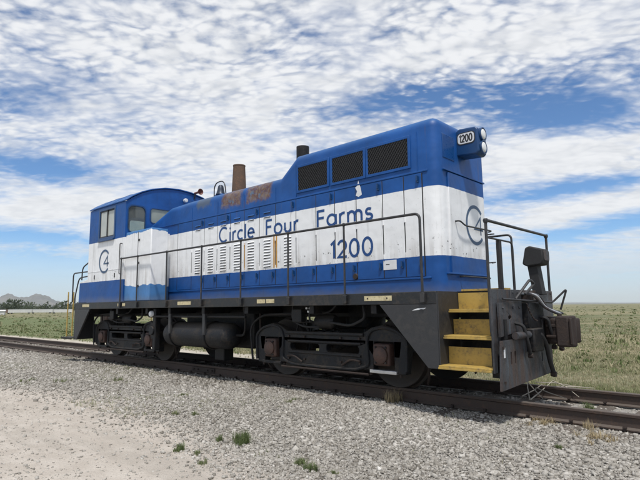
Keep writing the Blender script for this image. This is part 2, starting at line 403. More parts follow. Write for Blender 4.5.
# ------------------------------------------------------------------ ground, one sheet out to the horizon
def vnoise(x_, y_, s_):
    return .5+.25*np.sin(x_*s_+1.3*np.sin(y_*s_*.7))+.25*np.sin(y_*s_*1.31+2.1*np.sin(x_*s_*.53+.8))
def yb(x):    # edge between the ballast and the dirt road, world y
    return np.interp(x, [-30, -12, -3.6, -1.8, .3, 2.7, 4.5, 5.2, 9, 30], [-6, -5, -3.85, -3.4, -3.25, -3.45, -3.9, -4.15, -5.6, -8])
def ground_z(x, y):
    a = np.abs(y)
    z = -.205 - .15*np.clip((a-1.25)/2.2, 0, 1)**1.2 - .05*np.clip((a-3.4)/10, 0, 1)
    z = z + .018*np.sin(x*1.3+.4*y)*np.clip((a-1.2)/2, 0, 1) + .014*np.sin(y*2.1+1.7*np.sin(x*.7))*np.clip((a-1.5)/2, 0, 1)
    far = np.clip((np.hypot(x, y)-12)/60, 0, 1)
    z = z + far*(.16*np.sin(x*.09+1)*np.cos(y*.075)+.10*np.sin(x*.031-y*.043))
    return z
ax = np.unique(np.concatenate([np.linspace(-14, 14, 141), np.sign(np.linspace(-1, 1, 121))*(14+np.abs(np.linspace(-1, 1, 121))**4*30000)]))
X, Y = np.meshgrid(ax, ax, indexing='ij'); Z = ground_z(X, Y)
N = len(ax); idx = np.arange(N*N).reshape(N, N)
me = bpy.data.meshes.new('ground')
fq = np.stack([idx[:-1, :-1], idx[1:, :-1], idx[1:, 1:], idx[:-1, 1:]], -1).reshape(-1, 4)
def np_mesh(me, v, f, tint=None, smooth=False):
    me.vertices.add(len(v)); me.vertices.foreach_set('co', np.ascontiguousarray(v, dtype=np.float32).ravel())
    k_ = f.shape[1]; me.loops.add(f.size); me.loops.foreach_set('vertex_index', np.ascontiguousarray(f, dtype=np.int32).ravel())
    me.polygons.add(len(f)); me.polygons.foreach_set('loop_start', np.arange(0, f.size, k_, dtype=np.int32))
    me.polygons.foreach_set('loop_total', np.full(len(f), k_, dtype=np.int32))
    if smooth: me.polygons.foreach_set('use_smooth', np.ones(len(f), dtype=bool))
    me.update(calc_edges=True)
    if tint is not None:
        a = me.attributes.new('tint', 'FLOAT', 'POINT'); a.data.foreach_set('value', np.ascontiguousarray(tint, dtype=np.float32))
np_mesh(me, np.stack([X, Y, Z], -1).reshape(-1, 3), fq, smooth=True)
m, t, b = new_mat('prairie_ground'); p = pos(t); x, y, z = t.sep(p)
nA = t.noise(p, .55, 5, .6); nB = t.noise(p, 3.5, 4, .6); nC = t.noise(p, 28, 3, .7); nD = t.noise(p, 90, 2, .6)
gravel = t.mix(t.ss(nD, .3, .7), (.19, .18, .165), (.46, .44, .405))
gravel = t.mix(t.m('MULTIPLY', t.ss(nB, .5, .7), .35), gravel, (.24, .21, .17))
dirt = t.mix(t.ss(nB, .3, .75), (.465, .415, .36), (.56, .51, .45))
dirt = t.mix(t.m('MULTIPLY', t.ss(nC, .55, .75), .5), dirt, (.36, .32, .275))
stretch = t.noise(t.scl(p, (.004, .020, 1)), 1.0, 5, .6, .4)
mid = t.noise(t.scl(p, (.05, .16, 1)), 1.0, 5, .65)
field = t.mix(t.ss(mid, .42, .62), (.105, .130, .052), (.25, .22, .125))
field = t.mix(t.m('MULTIPLY', t.ss(stretch, .52, .66), .75), field, (.33, .28, .165))
field = t.mix(t.m('MULTIPLY', t.ss(nA, .50, .66), .6), field, (.33, .29, .20))
field = t.mix(t.m('MULTIPLY', t.ss(nB, .48, .62), .5), field, (.20, .185, .115))
field = t.mix(t.m('MULTIPLY', t.ss(nC, .5, .66), .5), field, (.38, .34, .25))
pale = t.mix(t.ss(nB, .3, .7), (.42, .38, .31), (.55, .50, .43))
rut = t.noise(t.scl(p, (.35, 2.6, 1)), 1.0, 4, .6, .3)
dirt = t.mix(t.m('MULTIPLY', t.ss(rut, .50, .66), .40), dirt, (.37, .335, .29))
# road edge: piecewise line in x
edge = None
cur = t.node('ShaderNodeFloatCurve'); cm = cur.mapping.curves[0]
ex = [-30, -12, -3.6, -1.8, .3, 2.7, 4.5, 5.2, 9, 30]
cm.points[0].location = (0, (yb(-30)+8)/6); cm.points[1].location = (1, 0)
for q in ex[1:-1]: cm.points.new((q+30)/60, (float(yb(q))+8)/6)
for q in cm.points: q.handle_type = 'VECTOR'
cur.mapping.update(); t.put(cur.inputs['Value'], t.m('DIVIDE', t.m('ADD', x, 30.0), 60.0, clamp=True))
ye = t.m('MULTIPLY_ADD', cur.outputs[0], 6.0, -8.0)
wob = t.m('MULTIPLY', t.m('SUBTRACT', nA, .5), 1.6)
wob2 = t.m('MULTIPLY_ADD', t.m('SUBTRACT', nC, .5), .9, wob)
is_dirt = t.m('SUBTRACT', 1.0, t.ss(t.m('ADD', t.m('SUBTRACT', y, ye), wob2), -.55, .95))
c = t.mix(is_dirt, gravel, dirt)
is_pale = t.m('MULTIPLY', t.ss(t.m('ADD', y, wob), 1.5, 2.2), t.m('SUBTRACT', 1.0, t.ss(t.m('MULTIPLY_ADD', x, .35, wob), -.6, .9)))
c = t.mix(is_pale, c, pale)
fe = t.m('MULTIPLY_ADD', t.ss(x, -5.0, 4.5), -2.4, 4.0)
green = t.m('MULTIPLY', t.m('SUBTRACT', 1.0, t.ss(x, -24.0, -5.0)), t.m('SUBTRACT', 1.0, t.ss(y, 24.0, 42.0)))
field = t.mix(t.m('MULTIPLY', green, .8), field, t.mix(t.ss(nB, .35, .65), (.095, .145, .055), (.17, .195, .095)))
field = t.mix(t.m('MULTIPLY', t.ss(nD, .42, .66), .45), field, (.09, .085, .05))
is_field = t.ss(t.m('ADD', t.m('SUBTRACT', y, fe), wob2), -.2, .5)
c = t.mix(is_field, c, field)
# other side of the dirt road, behind the viewer
c = t.mix(t.m('SUBTRACT', 1.0, t.ss(t.m('ADD', y, wob2), -19, -17)), c, field)
t.put(b.inputs['Base Color'], c); b.inputs['Roughness'].default_value = .95; b.inputs['Specular IOR Level'].default_value = .15
bump(t, b, t.m('MULTIPLY_ADD', nD, .5, nC), .03, .8)
me.materials.append(m)
go = bpy.data.objects.new('ground', me); C.objects.link(go); tag(go, 'pale gravel and dirt ground running out into open grassland', 'ground', kind='structure')

# ------------------------------------------------------------------ the hills
def ridge(name, label, dist, az0, az1, fn, depth, mat, nn=220, rows=9):
    vs_ = []; 
    for j in range(rows):
        s_ = j/(rows-1)
        for i in range(nn):
            a = az0+(az1-az0)*i/(nn-1); d = dist + depth*(s_-.5)
            h = fn(a)*math.sin(math.pi*min(s_*.9+.0, 1))
            h *= 1+.03*math.sin(a*330+j*1.3)+.018*math.sin(a*913-j*2.1)
            vs_.append((9+d*math.sin(a), -7.5+d*math.cos(a), h-6))
    f = [(j*nn+i, j*nn+i+1, (j+1)*nn+i+1, (j+1)*nn+i) for j in range(rows-1) for i in range(nn-1)]
    me = bpy.data.meshes.new(name); me.from_pydata(vs_, [], f); me.materials.append(mat)
    me.polygons.foreach_set('use_smooth', [True]*len(me.polygons))
    o = bpy.data.objects.new(name, me); C.objects.link(o); return tag(o, label, 'hill', kind='structure')
m, t, b = new_mat('dry_hillside'); p = pos(t)
c = t.mix(t.ss(t.noise(p, .006, 6, .65), .38, .62), (.125, .122, .125), (.185, .172, .165))
c = t.mix(t.m('MULTIPLY', t.ss(t.noise(p, .02, 4, .6), .52, .66), .7), c, (.075, .085, .055))
t.put(b.inputs['Base Color'], c); b.inputs['Roughness'].default_value = 1; b.inputs['Specular IOR Level'].default_value = 0
MT['hill'] = m
def hill_h(a):   # a: azimuth from +Y towards +X
    d = math.degrees(a)
    def bell(c_, w_, h_): return h_*math.exp(-((d-c_)/w_)**2)
    return 8 + .80*(bell(-72, 6, 112) + bell(-73.9, 1.0, 104) + bell(-71.25, 1.35, 100) + bell(-77.5, 2.0, 90) + bell(-82, 3, 130) + bell(-64, 3, 40) + bell(-57, 4, 60) + bell(-90, 5, 90))
ridge('hills', 'bare grey brown hills on the left horizon behind the trees', 6000, R(-100), R(-50), hill_h, 2200, MT['hill'], 900)
ridge('far_plain_ridge', 'low dark line of ground along the right horizon', 9000, R(-50), R(60), lambda a: 24+6*math.sin(a*14)+4*math.sin(a*37), 2600, MT['hill'], 200)

# ------------------------------------------------------------------ railway track
track = tag(empty('railway_track'), 'straight pair of rusty brown rails under the locomotive', 'railway track')
RP = [(-.07, -.180), (.07, -.180), (.07, -.166), (.012, -.150), (.010, -.048), (.036, -.036), (.037, -.008), (.030, 0), (-.030, 0), (-.037, -.008), (-.036, -.036), (-.010, -.048), (-.012, -.150), (-.07, -.166)]
GY = .7525
for s in (-1, 1):
    MB().prism([(q[0]+s*GY, q[1]) for q in RP], 'X', -90, 45).build('rail', MT['railsteel'], track)
tm = MB().box(-.11, .11, -1.28, 1.28, -.33, -.182).mesh('tie'); tm.materials.append(MT['tie'])
pm = MB().box(-.09, .09, -.13, .13, -.1822, -.172).mesh('tie_plate'); pm.materials.append(MT['rust'])
sm = MB().box(-.012, .012, -.012, .012, -.18, -.150).box(-.02, .02, -.02, .02, -.152, -.138).mesh('spike'); sm.materials.append(MT['rust'])
xx = -38.0; ti = 0
while xx < 14:
    o = link('tie', tm, track, bevel=.008, loc=(xx+random.uniform(-.03, .03), random.uniform(-.04, .04), random.uniform(-.022, .0)))
    o.rotation_euler.z = random.uniform(-.02, .02)
    for s in (-1, 1):
        if -9 < xx < 12:
            for e_ in (-1, 1):
                link('spike', sm, track, loc=(xx+random.uniform(-.04, .04), s*GY+e_*.088, 0))
    xx += .53; ti += 1
for jx in (-.55, 10.9):
    for s in (-1, 1):
        jb = MB()
        for e_ in (-1, 1): jb.box(jx-.42, jx+.42, s*GY+e_*.012-(.022 if e_ < 0 else 0), s*GY+e_*.012+(.022 if e_ > 0 else 0), -.146, -.05)
        for q in (-.34, -.18, .18, .34):
            jb.lathe([(.02, -.055), (.02, .055)], (jx+q, s*GY, -.098), 'Y', 6)
        jb.build('joint_bar', MT['rust'], track)

# ------------------------------------------------------------------ ballast stones, one mass
IV = np.array([(x_, y_, z_) for z_ in (-1, 1) for y_ in (-1, 1) for x_ in (-1, 1)], float)*.72
IF = np.array([(0, 2, 3, 1), (4, 5, 7, 6), (0, 1, 5, 4), (1, 3, 7, 5), (3, 2, 6, 7), (2, 0, 4, 6)])
def scatter_stones(name, label, px, py, size, lift, mat, tint_shift=0.0):
    nS = len(px); nv = len(IV)
    sc = size[:, None]*rng.uniform(.55, 1.15, (nS, 3)); sc[:, 2] *= .72
    V = (IV[None]*(1+rng.uniform(-.30, .25, (nS, nv, 1)))+rng.uniform(-.26, .26, (nS, nv, 3)))*sc[:, None, :]
    a = rng.uniform(0, 6.28, nS); ca, sa = np.cos(a)[:, None], np.sin(a)[:, None]
    b_ = rng.uniform(-.9, .9, nS); cb, sb = np.cos(b_)[:, None], np.sin(b_)[:, None]
    x_, y_, z_ = V[..., 0], V[..., 1], V[..., 2]
    x_, z_ = x_*cb+z_*sb, -x_*sb+z_*cb
    x_, y_ = x_*ca-y_*sa, x_*sa+y_*ca
    zz = ground_z(px, py)+lift
    W = np.stack([x_+px[:, None], y_+py[:, None], z_+zz[:, None]], -1).reshape(-1, 3)
    F = (IF[None]+np.arange(nS)[:, None, None]*nv).reshape(-1, 4)
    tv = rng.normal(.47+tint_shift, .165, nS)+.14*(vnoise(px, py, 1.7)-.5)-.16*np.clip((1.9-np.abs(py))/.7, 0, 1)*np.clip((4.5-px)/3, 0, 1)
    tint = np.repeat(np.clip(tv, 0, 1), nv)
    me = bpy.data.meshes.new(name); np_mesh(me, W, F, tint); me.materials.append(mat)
    o = bpy.data.objects.new(name, me); C.objects.link(o); return tag(o, label, 'gravel', kind='stuff')
def pick(nS, x0, x1, y0, y1, keep):
    out = np.zeros((0, 2))
    while len(out) < nS:
        q = np.stack([rng.uniform(x0, x1, nS), rng.uniform(y0, y1, nS)], -1)
        out = np.concatenate([out, q[keep(q[:, 0], q[:, 1])]])
    return out[:nS]
def off_rail(x_, y_): return np.abs(np.abs(y_)-GY) > .085
def on_ballast(x_, y_): return off_rail(x_, y_) & (y_ > yb(x_)+rng.normal(.22, .48, len(x_)))
q1 = pick(78000, 1.0, 9.6, -5.2, -.84, on_ballast)
q2 = pick(34000, -10, 1.2, -5.0, -.84, on_ballast)
q3 = pick(9000, -38, -10, -5.0, -.84, on_ballast)
q4 = pick(12000, -20, 10, -.66, .66, off_rail)
q5 = pick(5000, -30, 10, .84, 1.9, off_rail)
Q = np.concatenate([q1, q2, q3, q4, q5])
sz = np.concatenate([rng.gamma(4.0, .0036, len(q1)), rng.gamma(4.0, .0046, len(q2)), rng.gamma(9, .0045, len(q3)), rng.gamma(9, .0026, len(q4)), rng.gamma(9, .0034, len(q5))])
lift = rng.uniform(-.006, .012, len(Q)); lift[len(q1)+len(q2)+len(q3):len(Q)-len(q5)] -= .008
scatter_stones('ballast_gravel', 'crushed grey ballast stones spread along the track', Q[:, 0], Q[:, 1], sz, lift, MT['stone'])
q = pick(16000, -9, 9, -8.2, -3.2, lambda x_, y_: y_ < yb(x_)+.5-rng.exponential(1.1, len(x_)))
scatter_stones('road_pebbles', 'small pebbles scattered on the beige dirt road', q[:, 0], q[:, 1], rng.gamma(3.0, .0029, len(q)), rng.uniform(-.002, .003, len(q)), MT['stone'])

# ================================================================== the locomotive
loco = tag(empty('locomotive'), 'blue and white diesel switcher locomotive standing on the track', 'locomotive')
WS, ZT, ZB = 1.50, 1.418, 1.25            # half width over the sill, walkway top, sill bottom
XS, XE = 5.68, 6.42                       # end of side sill, end of frame
HW = .81                                  # half width of the hood

# --- underframe
und = MB().box(-XS, XS, -1.44, 1.44, 1.33, 1.40).box(-XE+.05, XE-.05, -.55, .55, 1.05, 1.36)
for q in (-4.9, -3.35, -1.9, -.93, .34, 1.7, 3.35, 4.6): und.box(q-.05, q+.05, -1.42, 1.42, 1.12, 1.34)
und.build('underframe', MT['black'], loco, bevel=.006)
for s in (-1, 1):
    y0, y1 = sorted((s*1.42, s*WS))
    sill = MB().box(-XS, XS, y0, y1, ZB, ZT).build('side_sill', MT['sill'], loco, bevel=.008)
    if s < 0:
        for xa, xb in ((-5.20, -4.78), (-3.16, -3.02), (-2.92, -2.78), (-.47, .02), (2.10, 2.31), (2.34, 2.55), (4.50, 4.98)):
            MB().box(xa, xb, -1.506, -1.498, 1.305, 1.375).build('marker_plate', MT['marker'], sill)
        for q in (4.56, 4.90):
            MB().lathe([(.012, -1.510), (.012, -1.504)], (q, 0, 1.34), 'Y', 8).build('bolt', MT['rust'], sill)
MB().box(-XS-.0, XS, -1.41, 1.41, 1.401, 1.416).build('walkway', MT['black'], loco)

# --- trucks
def wheelset(par, cx):
    for s in (-1, 1):
        prof = [(.0, -.075), (.14, -.075), (.15, -.045), (.36, -.018), (.44, -.055), (.500, -.062), (.508, -.05), (.512, .04), (.545, .052), (.545, .078), (.44, .07), (.36, .03), (.15, .05), (.14, .07), (0, .07)]
        if s > 0: prof = [(r_, -t_) for r_, t_ in reversed(prof)]
        MB().lathe(prof, (cx, s*.745, .509), 'Y', 40).build('wheel', MT['wheel'], par, smooth=True)
    MB().lathe([(.085, -1.12), (.085, 1.12)], (cx, 0, .509), 'Y', 16).build('axle', MT['wheel'], par, smooth=True)
def make_truck(cx, front):
    tr = MB().lathe([(.36, .86), (.36, 1.06)], (cx, 0, 0), 'Z', 24).build('truck', MT['truck'], loco, bevel=.012)
    MB().box(cx-.17, cx+.17, -.98, .98, .55, .86).build('bolster', MT['truck'], tr, bevel=.012)
    for q in (-1.56, 1.56): MB().box(cx+q-.06, cx+q+.06, -1.03, 1.03, .55, .72).build('end_transom', MT['truck'], tr, bevel=.012)
    for a in (-1.219, 1.219): wheelset(tr, cx+a)
    half = [(1.67, .72), (1.60, .25), (1.41, .25), (1.40, .70), (1.05, .70), (1.03, .27), (.84, .29), (.62, .235)]
    tops = [(1.62, .80), (1.45, .90), (1.22, .955), (1.0, .91), (.86, .83), (.70, .80)]
    outline = [(cx-a, b_) for a, b_ in [half[0]]+half[1:]] + [(cx+a, b_) for a, b_ in reversed(half)] + [(cx+a, b_) for a, b_ in tops] + [(cx-a, b_) for a, b_ in reversed(tops)]
    holes = [rrect(cx-.76, cx-.08, .50, .625, .05), rrect(cx+.08, cx+.76, .50, .625, .05)]
    for s in (-1, 1):
        y0, y1 = sorted((s*1.03, s*1.17))
        fr = MB().prism(outline, 'Y', y0, y1, holes).build('side_frame', MT['truck'], tr, bevel=.014)
        # raised flanges of the casting
        fl = MB(); yy = s*1.175
        for sg in (-1, 1):
            fl.tube(fillet([(cx+sg*1.62, yy, .30), (cx+sg*1.64, yy, .74), (cx+sg*1.46, yy, .87), (cx+sg*1.22, yy, .92), (cx+sg*1.0, yy, .87), (cx+sg*.92, yy, .74), (cx+sg*.95, yy, .34), (cx+sg*.70, yy, .27), (cx, yy, .26)], .08), .026, 8)
        fl.tube([(cx-.86, yy, .795), (cx+.86, yy, .795)], .028, 8)
        fl.tube([(cx-.80, yy, .655), (cx+.80, yy, .655)], .02, 8).tube([(cx-.80, yy, .47), (cx+.80, yy, .47)], .02, 8)
        fl.build('flange', MT['truck'], fr, smooth=True)
        for sg in (-1, 1):
            bx_ = cx+sg*1.219
            y0, y1 = sorted((s*1.0, s*1.235))
            jb = MB().box(bx_-.15, bx_+.15, y0, y1, .36, .68).build('journal_box', MT['journal'], tr, bevel=.035, seg=3)
            MB().lathe([(.0, s*1.20), (.125, s*1.20), (.125, s*1.262), (.06, s*1.285), (0, s*1.285)], (bx_, 0, .515), 'Y', 20).build('lid', MT['journal'], jb, bevel=.008)
            for dx_, dz_ in ((-.09, -.11), (.09, -.11), (-.09, .11), (.09, .11)):
                MB().lathe([(.017, s*1.22), (.017, s*1.255)], (bx_+dx_, 0, .52+dz_), 'Y', 6).build('bolt', MT['truck'], jb)
            y0, y1 = sorted((s*1.05, s*1.20))
            MB().box(bx_-.24, bx_+.24, y0, y1, .245, .295).build('pedestal_tie', MT['truck'] if not (front and sg > 0) else MT['silver'], tr, bevel=.008)
            # coil spring in the arch
            y_ = s*1.09
            MB().tube([(bx_+.075*math.cos(q*.785), y_+.055*math.sin(q*.785), .69+q*.0042) for q in range(0, 50)], .012, 6).build('spring', MT['truck'], tr, smooth=True)
            # brake shoe and hanger
            hx = cx+sg*.60
            MB().tube([(hx, s*.80, .86), (hx+sg*.05, s*.80, .50), (hx+sg*.02, s*.80, .30)], .025, 8).build('brake_hanger', MT['truck'], tr, smooth=True)
            MB().prism(arc(bx_, .509, .55, .55, 180 if sg > 0 else 0, 215 if sg > 0 else -35, 6)+list(reversed(arc(bx_, .509, .62, .62, 180 if sg > 0 else 0, 215 if sg > 0 else -35, 6))), 'Y', min(s*.68, s*.80), max(s*.68, s*.80)).build('brake_shoe', MT['rust'], tr)
        # brake cylinder and rod over the frame
        bc = MB().lathe([(.0, -.20), (.11, -.20), (.12, -.16), (.12, .14), (.09, .20), (0, .20)], (cx+.05, s*1.10, .985), 'X', 20).build('brake_cylinder', MT['black'], tr, smooth=True)
        MB().tube([(cx-.15, s*1.10, .985), (cx-.62, s*1.10, .97), (cx-.70, s*1.08, .72)], .018, 8).build('push_rod', MT['truck'], bc, smooth=True)
        # sand pipes
        for sg in (-1, 1):
            MB().tube(fillet([(cx+sg*1.75, s*1.0, 1.28), (cx+sg*1.80, s*.95, .75), (cx+sg*1.76, s*.80, .20), (cx+sg*1.70, s*.75, .09)], .15), .018, 8).build('sand_pipe', MT['rust'], tr, smooth=True)
        MB().tube(fillet([(cx-1.72, s*1.2, .28), (cx-1.80, s*1.2, .90), (cx-1.45, s*1.2, 1.10), (cx+.2, s*1.2, 1.14), (cx+.35, s*1.18, 1.28)], .3), .020, 8).build('air_pipe', MT['black'], tr, smooth=True)
    return tr
def truck_extras(cx):
    for s in (-1, 1):
        for sg in (-1, 1):
            bx_ = cx+sg*1.219
            for q in (-.27, .27):   # pedestal bolts
                MB().lathe([(.022, -.03), (.022, .03)], (bx_+q, s*1.125, .235), 'Z', 6).build('pedestal_bolt', MT['rust'], tr_now)
            MB().tube(fillet([(bx_-sg*.42, s*1.20, .40), (bx_-sg*.60, s*1.22, .42), (bx_-sg*.78, s*1.20, .32)], .08), .016, 6).build('brake_rod', MT['rust'], tr_now, smooth=True)
        MB().tube([(cx-.95, s*1.19, .215), (cx+.95, s*1.19, .215)], .017, 6).build('brake_rod', MT['rust'], tr_now, smooth=True)
        for q in (-.34, 0, .34):    # bolster spring nest
            MB().tube([(cx+q*.5+.07*math.cos(k_*.7), s*1.0+.06*math.sin(k_*.7), .62+k_*.0045) for k_ in range(0, 52)], .014, 6).build('spring', MT['truck'], tr_now, smooth=True)
        for q in (-.78, -.40, .40, .78):
            MB().lathe([(.020, s*1.165), (.020, s*1.195)], (cx+q, 0, .735), 'Y', 6).build('bolt', MT['rust'], tr_now)
            MB().lathe([(.020, s*1.165), (.020, s*1.195)], (cx+q, 0, .365), 'Y', 6).build('bolt', MT['rust'], tr_now)
        MB().tube(fillet([(cx+.9, s*1.22, 1.24), (cx+.95, s*1.24, 1.05), (cx+.65, s*1.22, .93), (cx+.2, s*1.2, .98)], .12), .021, 8).build('brake_hose', MT['rubber'], tr_now, smooth=True)
        MB().tube(fillet([(cx-.55, s*1.30, 1.25), (cx-.58, s*1.30, 1.02), (cx-.30, s*1.30, .90), (cx+.02, s*1.12, .90)], .12), .017, 8).build('brake_hose', MT['rubber'], tr_now, smooth=True)
        MB().box(cx-.52, cx-.30, min(s*1.24, s*1.36), max(s*1.24, s*1.36), .98, 1.20).build('relay_box', MT['black'], tr_now, bevel=.015)
tr_now = make_truck(3.353, True); truck_extras(3.353)
tr_now = make_truck(-3.353, False); truck_extras(-3.353)

# --- air reservoirs, tank, pipes, straps
for s in (-1, 1):
    rs = MB().lathe([(0, -1.36), (.12, -1.345), (.21, -1.29), (.255, -1.20), (.262, -1.1), (.262, .78), (.255, .88), (.21, .97), (.12, 1.03), (0, 1.045)], (0, s*1.13, .685), 'X', 28).build('air_reservoir', MT['truck'], loco, smooth=True)
    for q in (-.93, .34):
        MB().tube([(q, s*1.13+.272*math.cos(a_), .685+.272*math.sin(a_)) for a_ in np.linspace(0, 2*math.pi, 28, endpoint=False)], .018, 6, closed=True).build('strap', MT['black'], rs, smooth=True)
        y0, y1 = sorted((s*1.36, s*1.41)); MB().box(q-.045, q+.045, y0, y1, .70, 1.26).build('hanger', MT['plate'], rs, bevel=.005)
    MB().tube([(-1.9, s*1.35, 1.06), (1.6, s*1.35, 1.06)], .024, 8).build('train_line_pipe', MT['black'], loco, smooth=True)
    MB().tube(fillet([(1.05, s*1.13, .70), (1.32, s*1.15, .70), (1.42, s*1.2, .95), (1.42, s*1.25, 1.25)], .15), .022, 8).build('reservoir_pipe', MT['black'], loco, smooth=True)
MB().box(-1.25, 1.15, -.78, .78, .42, 1.20).build('fuel_tank', MT['black'], loco, bevel=.06, seg=3)
MB().box(.10, .42, -.95, -.70, .16, .45).build('drain_box', MT['black'], loco, bevel=.02)
# valve bracket with a pale cap ahead of the rear truck
vb = MB().box(-1.72, -1.60, -1.36, -1.22, .30, 1.24).box(-1.84, -1.64, -1.34, -1.20, .55, .92).build('valve_bracket', MT['black'], loco, bevel=.02)
MB().lathe([(0, -1.43), (.05, -1.425), (.07, -1.40), (.07, -1.34), (0, -1.34)], (-1.74, 0, 1.12), 'Y', 16).build('cap', MT['whitepaint'], vb, smooth=True)
MB().lathe([(0, -1.40), (.10, -1.40), (.10, -1.28), (0, -1.28)], (-1.73, 0, .74), 'Y', 16).build('valve', MT['truck'], vb, bevel=.01)
for q in ((3.16, 1.21), (3.235, 1.21), (3.20, 1.155)):
    MB().lathe([(0, -1.345), (.018, -1.345), (.018, -1.32), (0, -1.32)], (q[0], 0, q[1]), 'Y', 10).build('pipe_plug', MT['whitepaint'], loco)
MB().tube([(3.2, -1.32, 1.19), (3.2, -1.30, .98)], .016, 6).build('drain_pipe', MT['black'], loco)

# --- hood: side profile drawn once, top and front edges rounded
def hood_mesh():
    prof = [(-2.975, 1.419), (-2.975, 3.40), (-2.05, 3.72), (-1.20, 3.755), (1.93, 3.755), (2.38, 4.105), (5.40, 4.105), (5.40, 1.419)]
    bm = bmesh.new()
    L = [bm.verts.new((p_[0], -HW, p_[1])) for p_ in prof]; Rr = [bm.verts.new((p_[0], HW, p_[1])) for p_ in prof]
    bm.faces.new(L); bm.faces.new(list(reversed(Rr)))
    k_ = len(prof)
    for i in range(k_):
        j = (i+1) % k_; bm.faces.new((L[i], Rr[i], Rr[j], L[j]))
    bmesh.ops.recalc_face_normals(bm, faces=bm.faces)
    def ed(a, b_): return bm.edges.get((a, b_))
    es = [ed(S_[i], S_[i+1]) for S_ in (L, Rr) for i in range(1, 7)] + [ed(L[6], Rr[6])]
    bmesh.ops.bevel(bm, geom=es, offset=.165, segments=6, affect='EDGES', profile=.5, clamp_overlap=True)
    me = bpy.data.meshes.new('hood'); bm.to_mesh(me); bm.free()
    return me
hm = hood_mesh(); hm.materials.append(MT['paint'])
hood = link('hood', hm, loco, smooth=True)

# doors stand proud of the hood side with open joints between them
edges = [-1.62, -1.02, -.53, -.05, .41, .885, 1.36, 1.83, 2.40, 2.91, 3.36, 3.84, 4.38, 4.79, 5.12]
louver_cols = [-.78, -.28, .175, .65, 1.10, 1.595, 2.18]
lm = MB()
lm.add([(-.10, 0, .016), (.10, 0, .016), (.10, -.015, -.010), (-.10, -.015, -.010), (-.10, 0, -.010), (.10, 0, -.010)], [(0, 3, 2, 1), (3, 4, 5, 2), (0, 4, 3), (1, 2, 5)])
lvm = lm.mesh('louver'); lvm.materials.append(MT['paint'])
slm = MB().box(-.096, .096, -.0025, .0, -.025, -.0098).mesh('louver_slot'); slm.materials.append(MT['dark'])
hdm = MB().box(-.02, .02, -.028, 0, -.045, .045).box(-.012, .012, -.045, -.02, -.02, .06).mesh('latch'); hdm.materials.append(MT['blue2'])
hgm = MB().lathe([(.012, -.05), (.012, .05)], (0, -.012, 0), 'Z', 8).mesh('hinge'); hgm.materials.append(MT['paint'])
for s in (-1, 1):
    for i in range(len(edges)-1):
        a, b_ = edges[i]+.008, edges[i+1]-.008
        y0, y1 = sorted((s*(HW-.01), s*(HW+.011)))
        top = 3.235
        d = MB().box(a, b_, y0, y1, 1.665, top).build('hood_door', MT['paint'], hood, bevel=.004)
        cols = [c_ for c_ in louver_cols if a < c_ < b_]
        def place(nm, me_, x_, z_, out=.0115):
            o = link(nm, me_, hood, loc=(x_, s*(HW+out), z_))
            if s > 0: o.rotation_euler.z = math.pi
            return o
        for c_ in cols:
            for kz in range(10):
                place('louver', lvm, c_, 2.035+kz*.057); place('louver_slot', slm, c_, 2.035+kz*.057, .0112)
            for z_ in (3.015, 3.10):
                if c_ < 2: place('louver', lvm, c_, z_); place('louver_slot', slm, c_, z_, .0112)
        if i > 0:
            place('latch', hdm, b_-.05, 1.85)
            if i % 2: place('latch', hdm, b_-.06, 3.14)
            for z_ in (1.99, 2.56): place('hinge', hgm, a+.0, z_, .004)
    for q in edges:
        y0, y1 = sorted((s*(HW-.012), s*(HW+.0085)))
        MB().box(q-.0078, q+.0078, y0, y1, 1.668, 3.232).build('door_gap_shade', MT['rubber'], hood)  # dark strips added to paint the shade inside the open door joints
# belt mouldings
for s in (-1, 1):
    for xa, xb, z_ in ((-2.97, 5.22, 3.262), (-2.97, 5.22, 1.638)):
        y0, y1 = sorted((s*(HW-.005), s*(HW+.016)))
        MB().box(xa, xb, y0, y1, z_-.013, z_+.013).build('belt_moulding', MT['paint'], hood, bevel=.004)
    for q in (2.40, 5.05):
        y0, y1 = sorted((s*(HW-.005), s*(HW+.006))); MB().box(q-.008, q+.008, y0, y1, 3.28, 3.90).build('seam_strip', MT['paint'], hood)
    for q in (-1.05, -.05, .86, 1.83):
        y0, y1 = sorted((s*(HW-.005), s*(HW+.006))); MB().box(q-.006, q+.006, y0, y1, 3.28, 3.56).build('seam_strip', MT['paint'], hood)
# ochre strips
for xa, xb, z0, z1 in ((1.775, 1.818, 1.99, 2.64), (1.845, 1.885, 1.99, 2.60), (.895, .915, 2.0, 2.55)):
    MB().box(xa, xb, -HW-.0145, -HW-.0112, z0, z1).build('ochre_strip', MT['ochre'], hood)
# white notice, handle plate, weld patch
MB().box(4.37, 4.62, -HW-.016, -HW-.0112, 1.795, 1.945).build('notice_plate', MT['whitepaint'], hood)
MB().box(4.42, 4.49, -HW-.018, -HW-.0161, 1.873, 1.885).build('notice_print', MT['dark'], hood)
MB().lathe([(0, -HW-.03), (.045, -HW-.03), (.055, -HW-.011), (0, -HW-.011)], (3.80, 0, 1.72), 'Y', 14).build('handle_plate', MT['rust'], hood)
MB().add([(3.83, -HW-.0135, 3.22), (3.95, -HW-.0135, 3.19), (3.97, -HW-.0135, 3.08), (3.90, -HW-.0135, 3.05), (3.84, -HW-.0135, 3.08), (3.87, -HW-.0135, 3.15), (3.90, -HW-.0135, 3.33), (3.87, -HW-.0135, 3.24)], [(0, 7, 6, 1, 2, 3, 4, 5)]).build('peeled_paint', MT['whitepaint'], hood)
